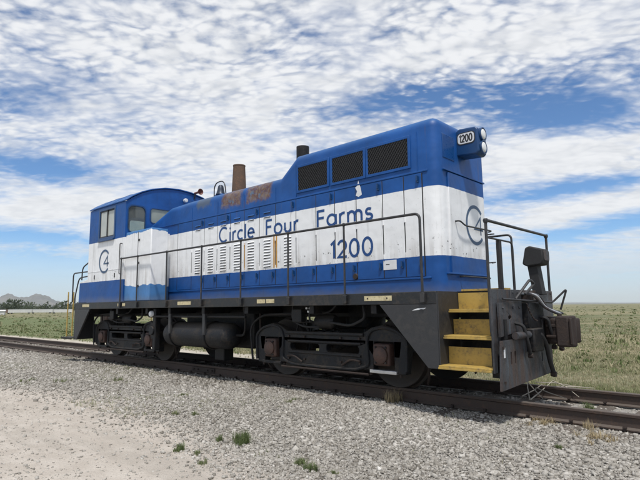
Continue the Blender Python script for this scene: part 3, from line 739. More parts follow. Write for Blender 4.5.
# side grilles: frame, dark box behind, crossed wires
def grille(xa, xb, s):
    y = s*HW; fr = MB()
    fr.prism([(xa-.045, 3.345), (xb+.045, 3.345), (xb+.045, 3.875), (xa-.045, 3.875)], 'Y', min(y-s*.02, y+s*.02), max(y-s*.02, y+s*.02), [[(xa, 3.39), (xb, 3.39), (xb, 3.83), (xa, 3.83)]])
    g_ = fr.build('grille', MT['paint'], hood, bevel=.005)
    y0, y1 = sorted((y-s*.01, y+s*.003)); MB().box(xa, xb, y0, y1, 3.39, 3.83).build('grille_back', MT['dark'], g_)
    wm = MB(); st = .052
    H_ = .44
    q = xa-H_
    while q < xb:
        for sg in (1, -1):
            # clip the diagonal to the frame
            p0, p1 = [q, 3.39], [q+H_*.75, 3.83]
            t0 = max(0, (xa-p0[0])/(p1[0]-p0[0])); t1 = min(1, (xb-p0[0])/(p1[0]-p0[0]))
            if t1 > t0:
                za, zb = (3.39+t0*H_, 3.39+t1*H_) if sg > 0 else (3.83-t0*H_, 3.83-t1*H_)
                wm.tube([(p0[0]+t0*(p1[0]-p0[0]), y+s*(.010+.003*sg), za), (p0[0]+t1*(p1[0]-p0[0]), y+s*(.010+.003*sg), zb)], .0065, 4, cap=False)
        q += st
    tag(wm.build('wire_mesh', MT['mesh'], g_), kind='stuff')
for s in (-1, 1):
    for xa, xb in ((2.47, 3.20), (3.32, 4.01), (4.11, 4.89)): grille(xa, xb, s)
# nose front: radiator panel, mouldings, patch, headlight
npn = MB().box(5.385, 5.425, -.56, .62, 1.70, 3.245).build('nose_panel', MT['paint'], hood, bevel=.008)
for z_ in (3.27, 1.70):
    MB().box(5.39, 5.432, -.68, .68, z_-.012, z_+.012).build('nose_moulding', MT['paint'], hood, bevel=.004)
MB().box(5.38, 5.408, -.66, -.30, 3.46, 3.84).build('repair_plate', MT['blue'], hood, bevel=.006)
hl = MB().prism([(5.38, 3.565), (5.72, 3.54), (5.765, 3.585), (5.76, 3.945), (5.72, 3.985), (5.44, 4.005), (5.38, 3.96)], 'Y', -.19, .10).build('headlight_housing', MT['blue2'], hood, bevel=.025, seg=3)
MB().prism(rrect(5.425, 5.70, 3.745, 3.91, .05), 'Y', -.198, -.191).build('number_board', MT['whitepaint'], hl)
MB().prism(rrect(5.41, 5.715, 3.73, 3.925, .06), 'Y', -.1955, -.189).build('number_board_rim', MT['dark'], hl)
for z_ in (3.665, 3.875):
    MB().lathe([(.108, 5.745), (.108, 5.79), (.094, 5.793), (.090, 5.775), (.0, 5.76)], (0, -.045, z_), 'X', 24).build('lamp_ring', MT['blue2'], hl, smooth=True)
    MB().lathe([(.089, 5.777), (.075, 5.793), (.05, 5.801), (0, 5.805)], (0, -.045, z_), 'X', 24).build('lamp_lens', MT['lens'], hl, smooth=True)
MB().tube(fillet([(5.41, -.40, 2.50), (5.50, -.40, 2.50), (5.50, -.22, 2.44), (5.50, .70, 2.45), (5.41, .78, 2.45)], .05), .013, 8).build('grab_iron', MT['rail_pipe'], hood, smooth=True)
MB().tube(fillet([(5.41, -.30, 1.66), (5.49, -.30, 1.66), (5.49, .60, 1.66), (5.41, .60, 1.66)], .04), .012, 8).build('grab_iron', MT['rail_pipe'], hood, smooth=True)
for z_ in (2.42, 1.93):
    MB().tube(fillet([(5.30, .80, z_), (5.30, 1.0, z_+.02), (5.42, 1.0, z_+.02), (5.42, .84, z_)], .05), .012, 8).build('grab_iron', MT['rail_pipe'], hood, smooth=True)

# --- on the hood roof
st1 = MB().lathe([(.180, 3.73), (.178, 3.80), (.142, 4.57), (.148, 4.575), (.148, 4.60), (.128, 4.60), (.128, 3.9)], (-.34, 0, 0), 'Z', 28).build('exhaust_stack', MT['stack'], loco, smooth=True)
st2 = MB().lathe([(.138, 3.74), (.135, 4.575), (.118, 4.575), (.118, 4.0)], (1.79, 0, 0), 'Z', 28).build('exhaust_stack', MT['black'], loco, smooth=True)
tag(st2, 'short black stack beside the raised hood'); tag(st1, 'tapered rusty brown stack on the low hood')
MB().box(-.66, -.02, -.3, .3, 3.74, 3.80).build('stack_base', MT['rust'], st1, bevel=.01)
bl = MB().lathe([(0, 4.16), (.04, 4.155), (.066, 4.12), (.080, 4.04), (.100, 3.96), (.122, 3.925), (.112, 3.92), (.075, 4.0), (0, 4.08)], (-.76, -.22, 0), 'Z', 24).build('bell', MT['bellm'], loco, smooth=True)
MB().tube(fillet([(-1.02, -.22, 3.74), (-1.02, -.22, 4.24), (-.62, -.22, 4.26), (-.52, -.22, 3.74)], .22, 8), .014, 8).build('yoke', MT['rail_pipe'], bl, smooth=True)
MB().box(-.90, -.62, -.30, -.14, 3.74, 3.93).build('mount', MT['blue'], bl, bevel=.02)

# --- cab
XC0, XC1, CW, ZE = -5.03, -2.98, 1.47, 3.92
def roof_arc(off=0.0, nn=20):
    """eave to eave"""
    pts = [(-1.50, 3.925), (-1.32, 4.055), (-1.06, 4.205), (-.78, 4.315), (-.40, 4.405), (0, 4.435), (.40, 4.405), (.78, 4.315), (1.06, 4.205), (1.32, 4.055), (1.50, 3.925)]
    return [(a, b_+off) for a, b_ in pts]
cab = MB().box(XC0+.05, XC1-.05, -CW+.05, CW-.05, 1.42, 1.50).build('cab', MT['dark'], loco)
inner = [(a*CW/1.5, b_-.01) for a, b_ in roof_arc()]
def win_arch(y0, y1, z0, z1, r=.12): return rrect(y0, y1, z0, z1, r, 4)
def end_wall(x0, x1, holes, nm):
    poly = [(-CW, 1.42), (CW, 1.42)] + list(reversed(inner))
    return MB().prism(poly, 'X', x0, x1, holes).build(nm, MT['paint'], cab, bevel=0)
fh = [win_arch(-1.41, -.93, 3.14, 3.84, .13), win_arch(-.80, -.16, 3.44, 3.83, .08), win_arch(.16, .80, 3.44, 3.83, .08), win_arch(.93, 1.41, 3.14, 3.84, .13)]
end_wall(XC1-.04, XC1, fh, 'front_wall')
rh = [win_arch(-1.32, -.60, 3.10, 3.80, .08), win_arch(.60, 1.32, 3.10, 3.80, .08), win_arch(-.36, .36, 3.10, 3.84, .08)]
end_wall(XC0, XC0+.04, rh, 'rear_wall')
def gasket(poly, x0, x1, holes_pts):
    cx = sum(p_[0] for p_ in poly)/len(poly); cz = sum(p_[1] for p_ in poly)/len(poly)
    g_ = [(cx+(p_[0]-cx)*1.045, cz+(p_[1]-cz)*1.045) for p_ in poly]; h_ = [(cx+(p_[0]-cx)*.955, cz+(p_[1]-cz)*.955) for p_ in poly]
    return g_, h_
for x0, hs in ((XC1, fh), (XC0, rh)):
    sg = 1 if x0 == XC1 else -1
    for h_ in hs:
        a, b_ = gasket(h_, 0, 0, None)
        xa, xb = sorted((x0-sg*.05, x0+sg*.008))
        MB().prism(a, 'X', xa, xb, [b_]).build('window_frame', MT['blue2'], cab)
        MB().prism(h_, 'X', x0-sg*.026, x0-sg*.020).build('window_pane', MT['glass_grey_green' if sg > 0 and h_ in (fh[1], fh[2]) else 'glass'], cab)
for s in (-1, 1):
    y0, y1 = sorted((s*CW, s*(CW-.04)))
    hole = [(-4.42, 3.09), (-3.56, 3.09), (-3.56, 3.845), (-4.42, 3.845)]
    MB().prism([(XC0+.041, 1.42), (XC1-.041, 1.42), (XC1-.041, 3.93), (XC0+.041, 3.93)], 'Y', y0, y1, [hole]).build('side_wall', MT['paint'], cab)
    y0, y1 = sorted((s*(CW-.05), s*(CW+.012)))
    MB().prism([(-4.47, 3.05), (-3.51, 3.05), (-3.51, 3.885), (-4.47, 3.885)], 'Y', y0, y1, [[(-4.40, 3.11), (-3.58, 3.11), (-3.58, 3.83), (-4.40, 3.83)]]).build('window_frame', MT['blue2'], cab, bevel=.004)
    for xa, xb, yy in ((-4.40, -3.99, CW-.012), (-4.03, -3.58, CW-.030)):
        y0, y1 = sorted((s*yy, s*(yy-.006)))
        MB().box(xa, xb, y0, y1, 3.11, 3.83).build('window_pane', MT['glass_pale'], cab)
        y0, y1 = sorted((s*(yy+.006), s*(yy-.012)))
        MB().prism([(xa, 3.11), (xb, 3.11), (xb, 3.83), (xa, 3.83)], 'Y', y0, y1, [[(xa+.035, 3.145), (xb-.035, 3.145), (xb-.035, 3.795), (xa+.035, 3.795)]]).build('sash', MT['rail_pipe'], cab)
    y0, y1 = sorted((s*CW, s*(CW+.05)))
    MB().box(-4.44, -3.54, y0, y1, 3.0, 3.045).build('arm_rest', MT['blue2'], cab, bevel=.008)
ra = [(a*.992, b_+.002) for a, b_ in roof_arc()]; rb_ = [(a*.996, b_+.032) for a, b_ in roof_arc()]
MB().prism(ra+list(reversed(rb_)), 'X', XC0-.012, XC1+.03).build('roof', MT['paint'], cab, bevel=.006)
for q in (-4.35, -3.66):
    rr = [(a*.99, b_+.028) for a, b_ in roof_arc()]; r2 = [(a*.99, b_+.044) for a, b_ in roof_arc()]
    MB().prism(rr+list(reversed(r2)), 'X', q-.02, q+.02).build('roof_seam', MT['paint'], cab)
# inside the cab
MB().box(-4.1, -3.55, .35, .85, 1.5, 2.75).build('control_stand', MT['dark'], cab, bevel=.03)
MB().box(-4.75, -4.25, -1.05, -.6, 2.1, 2.22).box(-4.80, -4.70, -1.05, -.6, 2.22, 2.85).box(-4.55, -4.45, -.87, -.78, 1.5, 2.1).build('driver_seat', MT['seat'], cab, bevel=.03)
# apron below the rear window and rear end rails
MB().prism([(-5.60, 1.42), (-5.032, 1.42), (-5.032, 2.06), (-5.56, 1.985)], 'Y', -1.455, 1.455).build('rear_apron', MT['paint'], loco, bevel=.01)
# grab handle and drip rail on the cab side
for s in (-1, 1):
    MB().tube(fillet([(-3.10, s*CW, 2.10), (-3.10, s*(CW+.06), 2.10), (-3.10, s*(CW+.06), 2.86), (-3.10, s*CW, 2.86)], .03), .011, 8).build('grab_iron', MT['rail_pipe'], cab, smooth=True)
    for q in (-4.60, -3.45):
        y0, y1 = sorted((s*CW, s*(CW+.012))); MB().box(q-.02, q+.02, y0, y1, 2.03, 2.14).build('lifting_slot', MT['plate'], cab)
    y0, y1 = sorted((s*CW, s*(CW+.006)))
    MB().box(XC0, XC1, y0, y1, 2.225, 2.237).build('side_seam', MT['paint'], cab)
# horn on the front of the cab roof
hr = MB().lathe([(.025, -2.95), (.032, -2.78), (.052, -2.70), (.088, -2.66), (.083, -2.655), (.045, -2.70), (0, -2.73)], (0, .50, 4.42), 'X', 20).build('air_horn', MT['hornm'], loco, smooth=True)
MB().tube([(-2.90, .50, 4.42), (-2.95, .50, 4.30), (-2.975, .50, 4.26)], .02, 8).build('bracket', MT['rail_pipe'], hr)
wl = MB().lathe([(0, -2.95), (.045, -2.95), (.058, -2.89), (.05, -2.85), (0, -2.84)], (0, .18, 4.16), 'X', 16).build('work_lamp', MT['whitepaint'], loco, smooth=True)
MB().tube([(-2.97, .18, 4.16), (-2.93, .18, 4.16)], .03, 8).build('bracket', MT['rail_pipe'], wl)
# tall locker in front of the cab
bxp = MB().box(-2.975, -1.75, -1.44, -1.0, 1.42, 3.12).build('equipment_locker', MT['box_paint'], loco, bevel=.02)
MB().box(-2.975, -2.0, -1.0, -.80, 1.42, 3.05).build('locker_back', MT['box_paint'], bxp, bevel=.01)
MB().box(-2.36, -2.35, -1.447, -1.438, 1.46, 3.08).build('locker_seam', MT['plate'], bxp)
for z_ in (1.75, 2.30, 2.85): MB().box(-2.33, -2.27, -1.452, -1.438, z_, z_+.05).build('hinge', MT['plate'], bxp)

# --- lettering: strokes of painted lines
def stroke(mb, poly, wd, fn, closed=False):
    P_ = [Vector(p_) for p_ in poly]; L_, R_ = [], []
    for i, p_ in enumerate(P_):
        a = P_[i-1] if (i or closed) else None; b_ = P_[(i+1) % len(P_)] if (i < len(P_)-1 or closed) else None
        d0 = (p_-a).normalized() if a is not None else None; d1 = (b_-p_).normalized() if b_ is not None else None
        d0 = d0 or d1; d1 = d1 or d0
        n0 = Vector((-d0.y, d0.x)); n1 = Vector((-d1.y, d1.x)); nm = (n0+n1)
        nm = nm.normalized() if nm.length > .2 else n0
        l = min(wd/2/max(.35, nm.dot(n0)), wd)
        L_.append(p_+nm*l); R_.append(p_-nm*l)
    k_ = len(P_); vs_ = [fn(*q) for q in L_] + [fn(*q) for q in R_]
    fs = [(i, (i+1) % k_, (i+1) % k_+k_, i+k_) for i in range(k_ if closed else k_-1)]
    mb.add(vs_, fs)
X_ = .62   # x-height
GL = {
 'C': (.90, [arc(.47, .5, .46, .5, 48, 312, 22)]),
 'i': (.10, [[(.05, 0), (.05, X_)], [(.05, .82), (.05, .94)]]),
 'r': (.34, [[(.05, 0), (.05, X_)], arc(.28, .36, .23, .25, 180, 70, 8)]),
 'c': (.52, [arc(.30, .31, .29, .31, 50, 310, 16)]),
 'l': (.10, [[(.05, 0), (.05, 1)]]),
 'e': (.60, [[(.02, .33)]+[(.58, .33)]+arc(.30, .31, .28, .31, 4, 318, 20)]),
 'F': (.52, [[(.05, 0), (.05, 1)], [(.05, .955), (.52, .955)], [(.05, .52), (.47, .52)]]),
 'o': (.64, [arc(.32, .31, .30, .31, 0, 345, 22)+[(.62, .31)]]),
 'u': (.56, [[(.05, X_), (.05, .25)]+arc(.28, .25, .23, .24, 180, 360, 10), [(.51, X_), (.51, 0)]]),
 'a': (.62, [arc(.30, .31, .28, .31, 0, 345, 20)+[(.58, .31)], [(.58, X_), (.58, 0)]]),
 'm': (.92, [[(.05, 0), (.05, X_)], [(.05, .36)]+arc(.26, .38, .20, .23, 170, 0, 8)+[(.46, 0)], [(.46, .36)]+arc(.67, .38, .20, .23, 170, 0, 8)+[(.87, 0)]]),
 's': (.42, [arc(.21, .455, .16, .155, 40, 250, 10)+arc(.20, .155, .19, .155, 80, -150, 10)]),
 '1': (.34, [[(.04, .80), (.25, .98), (.25, 0)]]),
 '2': (.60, [arc(.30, .70, .26, .28, 170, -30, 12)+[(.04, .045), (.60, .045)]]),
 '0': (.66, [arc(.33, .5, .28, .48, 0, 350, 26)+[(.61, .5)]]),
 '4': (.64, [[(.46, 0), (.46, 1.0), (.02, .28), (.64, .28)]]),
}
def word(txt, x0, x1, z0, h, wd, fn, mat, parent, gap=.17, name='lettering'):
    tot = sum(GL[c_][0] for c_ in txt)+gap*(len(txt)-1); k_ = (x1-x0)/tot; mb = MB(); cx = 0
    for c_ in txt:
        for pi, pl in enumerate(GL[c_][1]): stroke(mb, [(x0+(cx+p_[0])*k_, z0+p_[1]*h) for p_ in pl], wd, lambda a, b_, pi=pi: (fn(a, b_)[0], fn(a, b_)[1]-.0006*pi, fn(a, b_)[2]))
        cx += GL[c_][0]+gap
    me = bpy.data.meshes.new(name); me.from_pydata(mb.v, [], mb.f); me.materials.append(mat)
    return link(name, me, parent)
side = lambda y_: (lambda a, b_: (a, y_, b_))
yl = -HW-.0135
word('Circle', .04, 1.20, 2.645, .305, .047, side(yl), MT['letter'], hood, .20)
word('Four', 1.56, 2.46, 2.645, .300, .047, side(yl), MT['letter'], hood, .20)
word('Farms', 2.94, 4.18, 2.645, .295, .047, side(yl), MT['letter'], hood, .17)
word('1200', 3.25, 4.17, 2.055, .295, .047, side(yl), MT['letter'], hood, .16)
word('1200', 5.455, 5.67, 3.77, .115, .022, side(-.1995), MT['dark'], hl, .14, 'number')
def logo(cx, cz, r_, fn, parent, wd, off):
    mb = MB()
    stroke(mb, arc(cx, cz, r_, r_, 42, 318, 36), wd, fn)
    fn2 = lambda a, b_: tuple(Vector(fn(a, b_))+Vector(off))
    stroke(mb, [(cx+.60*r_, cz-.50*r_), (cx+.60*r_, cz+.45*r_), (cx-.12*r_, cz-.20*r_), (cx+.88*r_, cz-.20*r_)], wd*.72, fn2)
    me = bpy.data.meshes.new('emblem'); me.from_pydata(mb.v, [], mb.f); me.materials.append(MT['logo']); return link('emblem', me, parent)
logo(-4.04, 2.475, .285, side(-CW-.0075), cab, .052, (0, -.0008, 0))
logo(.27, 2.51, .30, lambda a, b_: (5.4275, a, b_), hood, .055, (.0008, 0, 0))

# --- handrails along the walkways
posts = [-3.01, -2.19, -.91, .41, 1.66, 2.92, 4.15]
for s in (-1, 1):
    y = s*1.525
    hrail = MB().tube(fillet([(-3.03, y, 2.47), (5.49, y, 2.47), (5.49, y, 1.30)], .09, 6), .019, 10).build('handrail', MT['rail_pipe'], loco, smooth=True)
    for q in posts:
        MB().tube([(q, y, 1.28), (q, y, 2.455)], .016, 8).build('handrail_post', MT['rail_pipe'], hrail, smooth=True)
        MB().lathe([(.0, -.028), (.022, -.026), (.03, 0), (.022, .026), (0, .028)], (q, y, 2.47), 'X', 10).build('fitting', MT['rail_pipe'], hrail, smooth=True)
    for q in posts+[5.49]:
        y0, y1 = sorted((s*1.501, s*1.545)); MB().box(q-.035, q+.035, y0, y1, 1.27, 1.40).build('stanchion_foot', MT['sill'] if q < 5 else MT['plate'], hrail, bevel=.006)

# --- step wells at the four corners
def step_well(sx, sy):
    """sx: end of the frame, sy: side; built for +,+ and mirrored"""
    def mm(mb): 
        mb.v = [(a*sx, b_*sy, c_) for a, b_, c_ in mb.v]
        return mb
    pl = mm(MB().prism([(4.76, 1.248), (5.62, 1.248), (5.66, 1.40), (5.685, 1.40), (5.685, .42), (5.52, .42)], 'Y', 1.455, 1.497)).build('step_side_plate', MT['plate'], loco, bevel=.004)
    mm(MB().box(5.690, 5.705, .95, 1.497, .42, 1.415)).build('step_inner_plate', MT['plate'], pl)
    full = sx > 0 and sy < 0
    if full: mm(MB().box(6.405, 6.43, .95, 1.51, .42, 1.42)).build('step_end_plate', MT['pilot'], pl, bevel=.004)
    for i, (z_, yo) in enumerate(((1.18, 1.235), (.845, 1.40), (.475, 1.56))):
        d_ = .27
        if not full and (i < 2 or sx > 0): continue
        ym = MT['yellow'] if full else MT['black']
        tr = mm(MB().box(5.707, 6.404, yo-d_, yo, z_-.022, z_)).build('step_tread', ym, pl, bevel=.004)
        zt = z_ + (.215, .20, .22)[i]
        if full: mm(MB().box(5.712, 6.400, yo-d_-.012, yo-d_, z_+.001, zt)).build('step_riser', ym, tr)
        mm(MB().box(5.707, 6.404, yo-.02, yo+.012, z_-.045, z_-.022)).build('tread_lip', ym, tr, bevel=.003)
    if full or sx < 0: mm(MB().box(5.69, 6.41, .60, .95, 1.385, 1.418)).build('corner_deck', MT['black'], pl)
    if full: mm(MB().box(5.708, 6.402, .90, .925, .42, 1.38)).build('step_back_plate', MT['black'], pl)
    if sx > 0 and sy < 0:
        MB().box(5.76, 6.38, -.96, -.80, 1.4185, 1.445).build('yellow_edge', MT['yellow'], pl)
        MB().add([(5.30, -1.4985, 1.165), (5.42, -1.4985, 1.175), (5.44, -1.4985, 1.185), (5.48, -1.4985, 1.18), (5.52, -1.4985, 1.20), (5.40, -1.4985, 1.195), (5.36, -1.4985, 1.188)], [(0, 1, 2, 3, 4, 5, 6)]).build('paint_scuff', MT['whitepaint'], pl)
        MB().add([(5.40, -1.4985, 1.225), (5.52, -1.4985, 1.232), (5.54, -1.4985, 1.243), (5.43, -1.4985, 1.24)], [(0, 1, 2, 3)]).build('paint_scuff', MT['plate'], pl)
    return pl
for sx in (-1, 1):
    for sy in (-1, 1): step_well(sx, sy)
for sx in (-1, 1):
    MB().box(*sorted((sx*(XS+.02), sx*(XE-.02))), -.60, .60, 1.36, 1.415).build('end_deck', MT['black'], loco)
    MB().box(*sorted((sx*6.40, sx*6.44)), -.949, .58, 1.02, 1.422).build('end_sill', MT['pilot'], loco, bevel=.006)

# --- front end: buffer plate, pilot plate, coupler, hoses, rails, lamp post
bp = MB().prism([(-1.40, .84), (-.70, .90), (-.70, 1.28), (-1.40, 1.25)], 'X', 6.445, 6.475, [arc(-1.10, 1.07, .05, .028, 0, 330, 10)]).build('buffer_plate', MT['pilot'], loco, bevel=.005)
pp = MB().prism([(-1.53, .225), (.20, .285), (.22, .77), (-.10, .78), (-.12, .88), (-.75, .86), (-.77, .80), (-1.47, .80)], 'X', 6.485, 6.515, [rrect(-1.24, -1.20, .50, .66, .012), rrect(-1.12, -1.08, .50, .66, .012), rrect(-.22, -.18, .46, .58, .012)]).build('pilot_plate', MT['pilot'], loco, bevel=.004)
for z_ in (.30, .70): MB().box(6.515, 6.53, -1.46, -1.43, z_, z_+.03).build('bolt', MT['rust'], pp)
MB().box(6.516, 6.520, -1.44, -1.40, .60, .72).build('paint_scuff', MT['whitepaint'], pp)
for q in (-1.26, -.01): MB().box(6.30, 6.487, q-.04, q+.04, .34, 1.05).build('pilot_bracket', MT['black'], pp)
# a pipe and box between the plates
MB().lathe([(.045, -1.15), (.045, -.42)], (6.55, 0, .845), 'Y', 14).build('cross_pipe', MT['pilot'], loco, smooth=True)
MB().box(6.48, 6.62, -.72, -.38, .62, .92).build('valve_box', MT['black'], loco, bevel=.02)
MB().box(6.43, 6.56, -.68, -.15, .90, 1.26).build('draft_gear_housing', MT['black'], loco, bevel=.02)
cp = MB().box(6.30, 6.70, -.13, .13, .76, 1.0).build('coupler', MT['rust'], loco, bevel=.02)
hd = MB().prism([(6.62, -.17), (6.78, -.23), (6.94, -.20), (6.98, -.10), (6.92, .02), (6.86, .06), (6.98, .10), (7.00, .17), (6.86, .21), (6.66, .17)], 'Z', .70, 1.04)
hd.v = [(a-.07, b_, c_) for a, b_, c_ in hd.v]
hd.build('coupler_head', MT['rust'], cp, bevel=.03, seg=3)
kn = MB().prism([(6.80, -.265), (6.97, -.24), (7.03, -.14), (7.0, -.04), (6.95, -.02), (6.93, -.10), (6.84, -.14)], 'Z', .665, 1.075)
kn.v = [(a-.07, b_, c_) for a, b_, c_ in kn.v]
kn.build('knuckle', MT['rust'], cp, bevel=.03, seg=3)
for z_ in (.80, .94): MB().box(6.60, 6.86, -.245, -.20, z_-.018, z_+.018).build('coupler_rib', MT['rust'], cp, bevel=.008)
MB().box(6.905, 6.935, -.262, -.20, .70, 1.04).build('jaw_edge', MT['rust'], cp, bevel=.008)
MB().lathe([(.03, .65), (.03, 1.10)], (6.78, -.215, 0), 'Z', 12).build('pin', MT['rust'], cp)
MB().box(6.40, 6.60, -.28, .28, .68, .76).box(6.40, 6.58, -.28, -.20, .76, 1.06).box(6.40, 6.58, .20, .28, .76, 1.06).build('coupler_pocket', MT['black'], cp, bevel=.015)
# uncoupling lever
MB().tube(fillet([(6.48, -1.30, 1.30), (6.58, -.50, 1.27), (6.62, .02, 1.25), (6.80, .10, 1.44), (6.70, .10, 1.15)], .05), .014, 8).build('uncoupling_lever', MT['rail_pipe'], loco, smooth=True)
MB().tube(fillet([(6.50, -.95, 1.30), (6.60, -.70, 1.55), (6.62, -.60, 1.50), (6.56, -.78, 1.36)], .04), .018, 8).build('cut_lever', MT['rail_pipe'], loco, smooth=True)
# bent bright air pipes over the coupler
for q in range(3):
    o_ = q*.09
    MB().tube(fillet([(6.46, -.72+o_, 1.37), (6.60, -.60+o_, 1.36), (6.62, -.35+o_, 1.20-.02*q), (6.70, -.18+o_, 1.12), (6.70, -.02+o_, 1.10)], .12), .018, 8).build('air_pipe', MT['silver'] if q == 1 else MT['pilot'], loco, smooth=True)
hs = MB().tube(fillet([(6.50, -.60, .86), (6.60, -.48, .86), (6.62, -.32, .72), (6.60, -.16, .46), (6.60, -.06, .32)], .14, 6), .030, 10).build('air_hose', MT['rubber'], loco, smooth=True)
MB().lathe([(.035, -.035), (.042, 0), (.035, .035)], (6.60, -.05, .285), 'X', 12).build('glad_hand', MT['rust'], hs, smooth=True)
MB().lathe([(.04, -.03), (.04, .03)], (6.50, -.60, .86), 'X', 10).build('angle_cock', MT['rust'], hs)
for q, (ya, za, xa) in enumerate(((-.95, .95, 6.52), (-.30, 1.02, 6.60), (.36, .95, 6.48))):
    h2 = MB().tube(fillet([(xa-.06, ya, za+.05), (xa+.05, ya+.02, za+.02), (xa+.07, ya+.10, za-.22), (xa+.05, ya+.20, za-.36)], .10, 6), .022, 8).build('air_hose', MT['rubber'], loco, smooth=True)
    MB().lathe([(.028, -.03), (.034, 0), (.028, .03)], (xa+.05, ya+.205, za-.37), 'X', 10).build('glad_hand', MT['rust'], h2, smooth=True)
MB().tube([(6.60+.007*math.sin(k_*1.9), -.86+.012*k_, 1.24-.016*k_*(1-.018*k_)) for k_ in range(0, 30)], .008, 6).build('lever_chain', MT['rust'], loco, smooth=True)
MB().box(6.44, 6.53, -.62, -.40, 1.27, 1.40).build('jumper_socket', MT['rust'], loco, bevel=.02)
for q in (-1.30, -1.0, -.80):
    MB().lathe([(.018, 6.475), (.018, 6.492)], (0, q, 1.19), 'X', 6).build('rivet', MT['pilot'], bp)
for q in np.linspace(-.88, .50, 9):
    MB().lathe([(.016, 6.438), (.016, 6.452)], (0, float(q), 1.385), 'X', 6).build('rivet', MT['pilot'], loco)
# front rails
fr = MB().tube(fillet([(6.40, -1.485, .90), (6.40, -1.485, 2.27), (6.40, .60, 2.27), (6.40, .60, 1.42)], .05), .019, 10).build('end_handrail', MT['rail_pipe'], loco, smooth=True)
for q in (-1.485, .60): MB().lathe([(0, -.03), (.026, -.026), (.034, 0), (.026, .026), (0, .03)], (6.40, q, 2.262), 'Z', 10).build('fitting', MT['rail_pipe'], fr, smooth=True)
MB().tube(fillet([(6.38, -1.45, 2.06), (6.38, -.65, 2.06), (6.38, -.65, 1.42)], .10), .012, 8).build('end_handrail', MT['rail_pipe'], loco, smooth=True)
MB().box(6.34, 6.39, -1.09, -1.02, 1.42, 2.06).build('rail_stanchion', MT['rubber'], loco, bevel=.006)
lp = MB().prism([(6.40, 1.36), (6.53, 1.36), (6.46, 1.95), (6.32, 1.95)], 'Y', -.08, .08).build('lamp_post', MT['rubber'], loco, bevel=.008)
MB().prism([(6.29, 1.80), (6.36, 1.76), (6.56, 1.78), (6.59, 1.84), (6.585, 2.0), (6.40, 2.055), (6.34, 2.03)], 'Y', -.13, .13).build('lamp_housing', MT['rubber'], lp, bevel=.02)
MB().prism(rrect(-.10, .10, 1.84, 1.98, .03), 'X', 6.588, 6.598).build('lamp_lens', MT['pilot'], lp)
# rear end rails
for s in (-1, 1):
    MB().tube(fillet([(-5.05, s*1.42, 2.27), (-6.10, s*1.42, 2.27), (-6.10, s*1.42, 1.45)], .12), .018, 8).build('end_handrail', MT['rail_pipe'], loco, smooth=True)
    MB().tube(fillet([(-5.05, s*1.42, 2.54), (-5.50, s*1.42, 2.40), (-5.52, s*1.42, 2.05)], .14), .018, 8).build('grab_iron', MT['rail_pipe'], loco, smooth=True)
    MB().tube(fillet([(-5.05, s*1.40, 2.15), (-5.70, s*1.42, 2.12), (-5.92, s*1.42, 1.60), (-5.92, s*1.42, 1.42)], .14), .018, 8).build('end_handrail', MT['rail_pipe'], loco, smooth=True)
    MB().tube([(-6.44, s*1.40, .48), (-6.44, s*1.40, 1.75)], .018, 8).build('end_post', MT['yellow'], loco, smooth=True)
    MB().tube([(-6.44, s*1.25, .48), (-6.44, s*1.25, 1.75)], .018, 8).build('end_post', MT['yellow'], loco, smooth=True)
MB().box(-6.50, -6.47, -.6, .9, .25, .80).build('pilot_plate', MT['pilot'], loco, bevel=.004)
rc = MB().box(-6.70, -6.30, -.13, .13, .76, 1.0).build('coupler', MT['rust'], loco, bevel=.02)
MB().prism([(-6.62, -.17), (-6.78, -.23), (-6.98, -.20), (-7.02, -.10), (-6.92, .02), (-7.0, .17), (-6.86, .21), (-6.66, .17)], 'Z', .70, 1.04).build('coupler_head', MT['rust'], rc, bevel=.03)

# ================================================================== vegetation
def blades(name, label, cat, px, py, pz, h, wd, lean, nb, mat, tint, kind=None, parent=None, origin=None, spread=.5):
    """tufts: at each point nb bent two-segment blades"""
    K = len(px); T = K*nb
    bx_ = np.repeat(px, nb)+rng.normal(0, 1, T)*np.repeat(h, nb)*spread*.35; by = np.repeat(py, nb)+rng.normal(0, 1, T)*np.repeat(h, nb)*spread*.35; bz = np.repeat(pz, nb)
    hh = np.repeat(h, nb)*rng.uniform(.55, 1.1, T); a = rng.uniform(0, 6.283, T); l = hh*np.abs(rng.normal(0, lean, T))
    ww = np.repeat(wd, nb)*rng.uniform(.6, 1.3, T); f = a+1.57+rng.uniform(-.6, .6, T)
    ox, oy = np.cos(f)*ww/2, np.sin(f)*ww/2; cx, cy = np.cos(a), np.sin(a)
    v = np.empty((T, 5, 3))
    v[:, 0] = np.stack([bx_-ox, by-oy, bz-.01], -1); v[:, 1] = np.stack([bx_+ox, by+oy, bz-.01], -1)
    v[:, 2] = np.stack([bx_+cx*l*.35-ox*.8, by+cy*l*.35-oy*.8, bz+hh*.58], -1); v[:, 3] = np.stack([bx_+cx*l*.35+ox*.8, by+cy*l*.35+oy*.8, bz+hh*.58], -1)
    v[:, 4] = np.stack([bx_+cx*l, by+cy*l, bz+hh*np.sqrt(np.clip(1-(l/hh)**2*.4, .2, 1))], -1)
    tri = np.array([[0, 1, 3], [0, 3, 2], [2, 3, 4]])
    F = (tri[None]+np.arange(T)[:, None, None]*5).reshape(-1, 3)
    tt = np.repeat(np.clip(np.repeat(tint, nb)+rng.normal(0, .12, T), 0, 1), 5)
    W = v.reshape(-1, 3)
    if origin is not None: W = W-np.array(origin)
    me = bpy.data.meshes.new(name); np_mesh(me, W, F, tt); me.materials.append(mat)
    o = bpy.data.objects.new(name, me); C.objects.link(o)
    if origin is not None: o.location = origin
    return tag(o, label, cat, kind=kind)
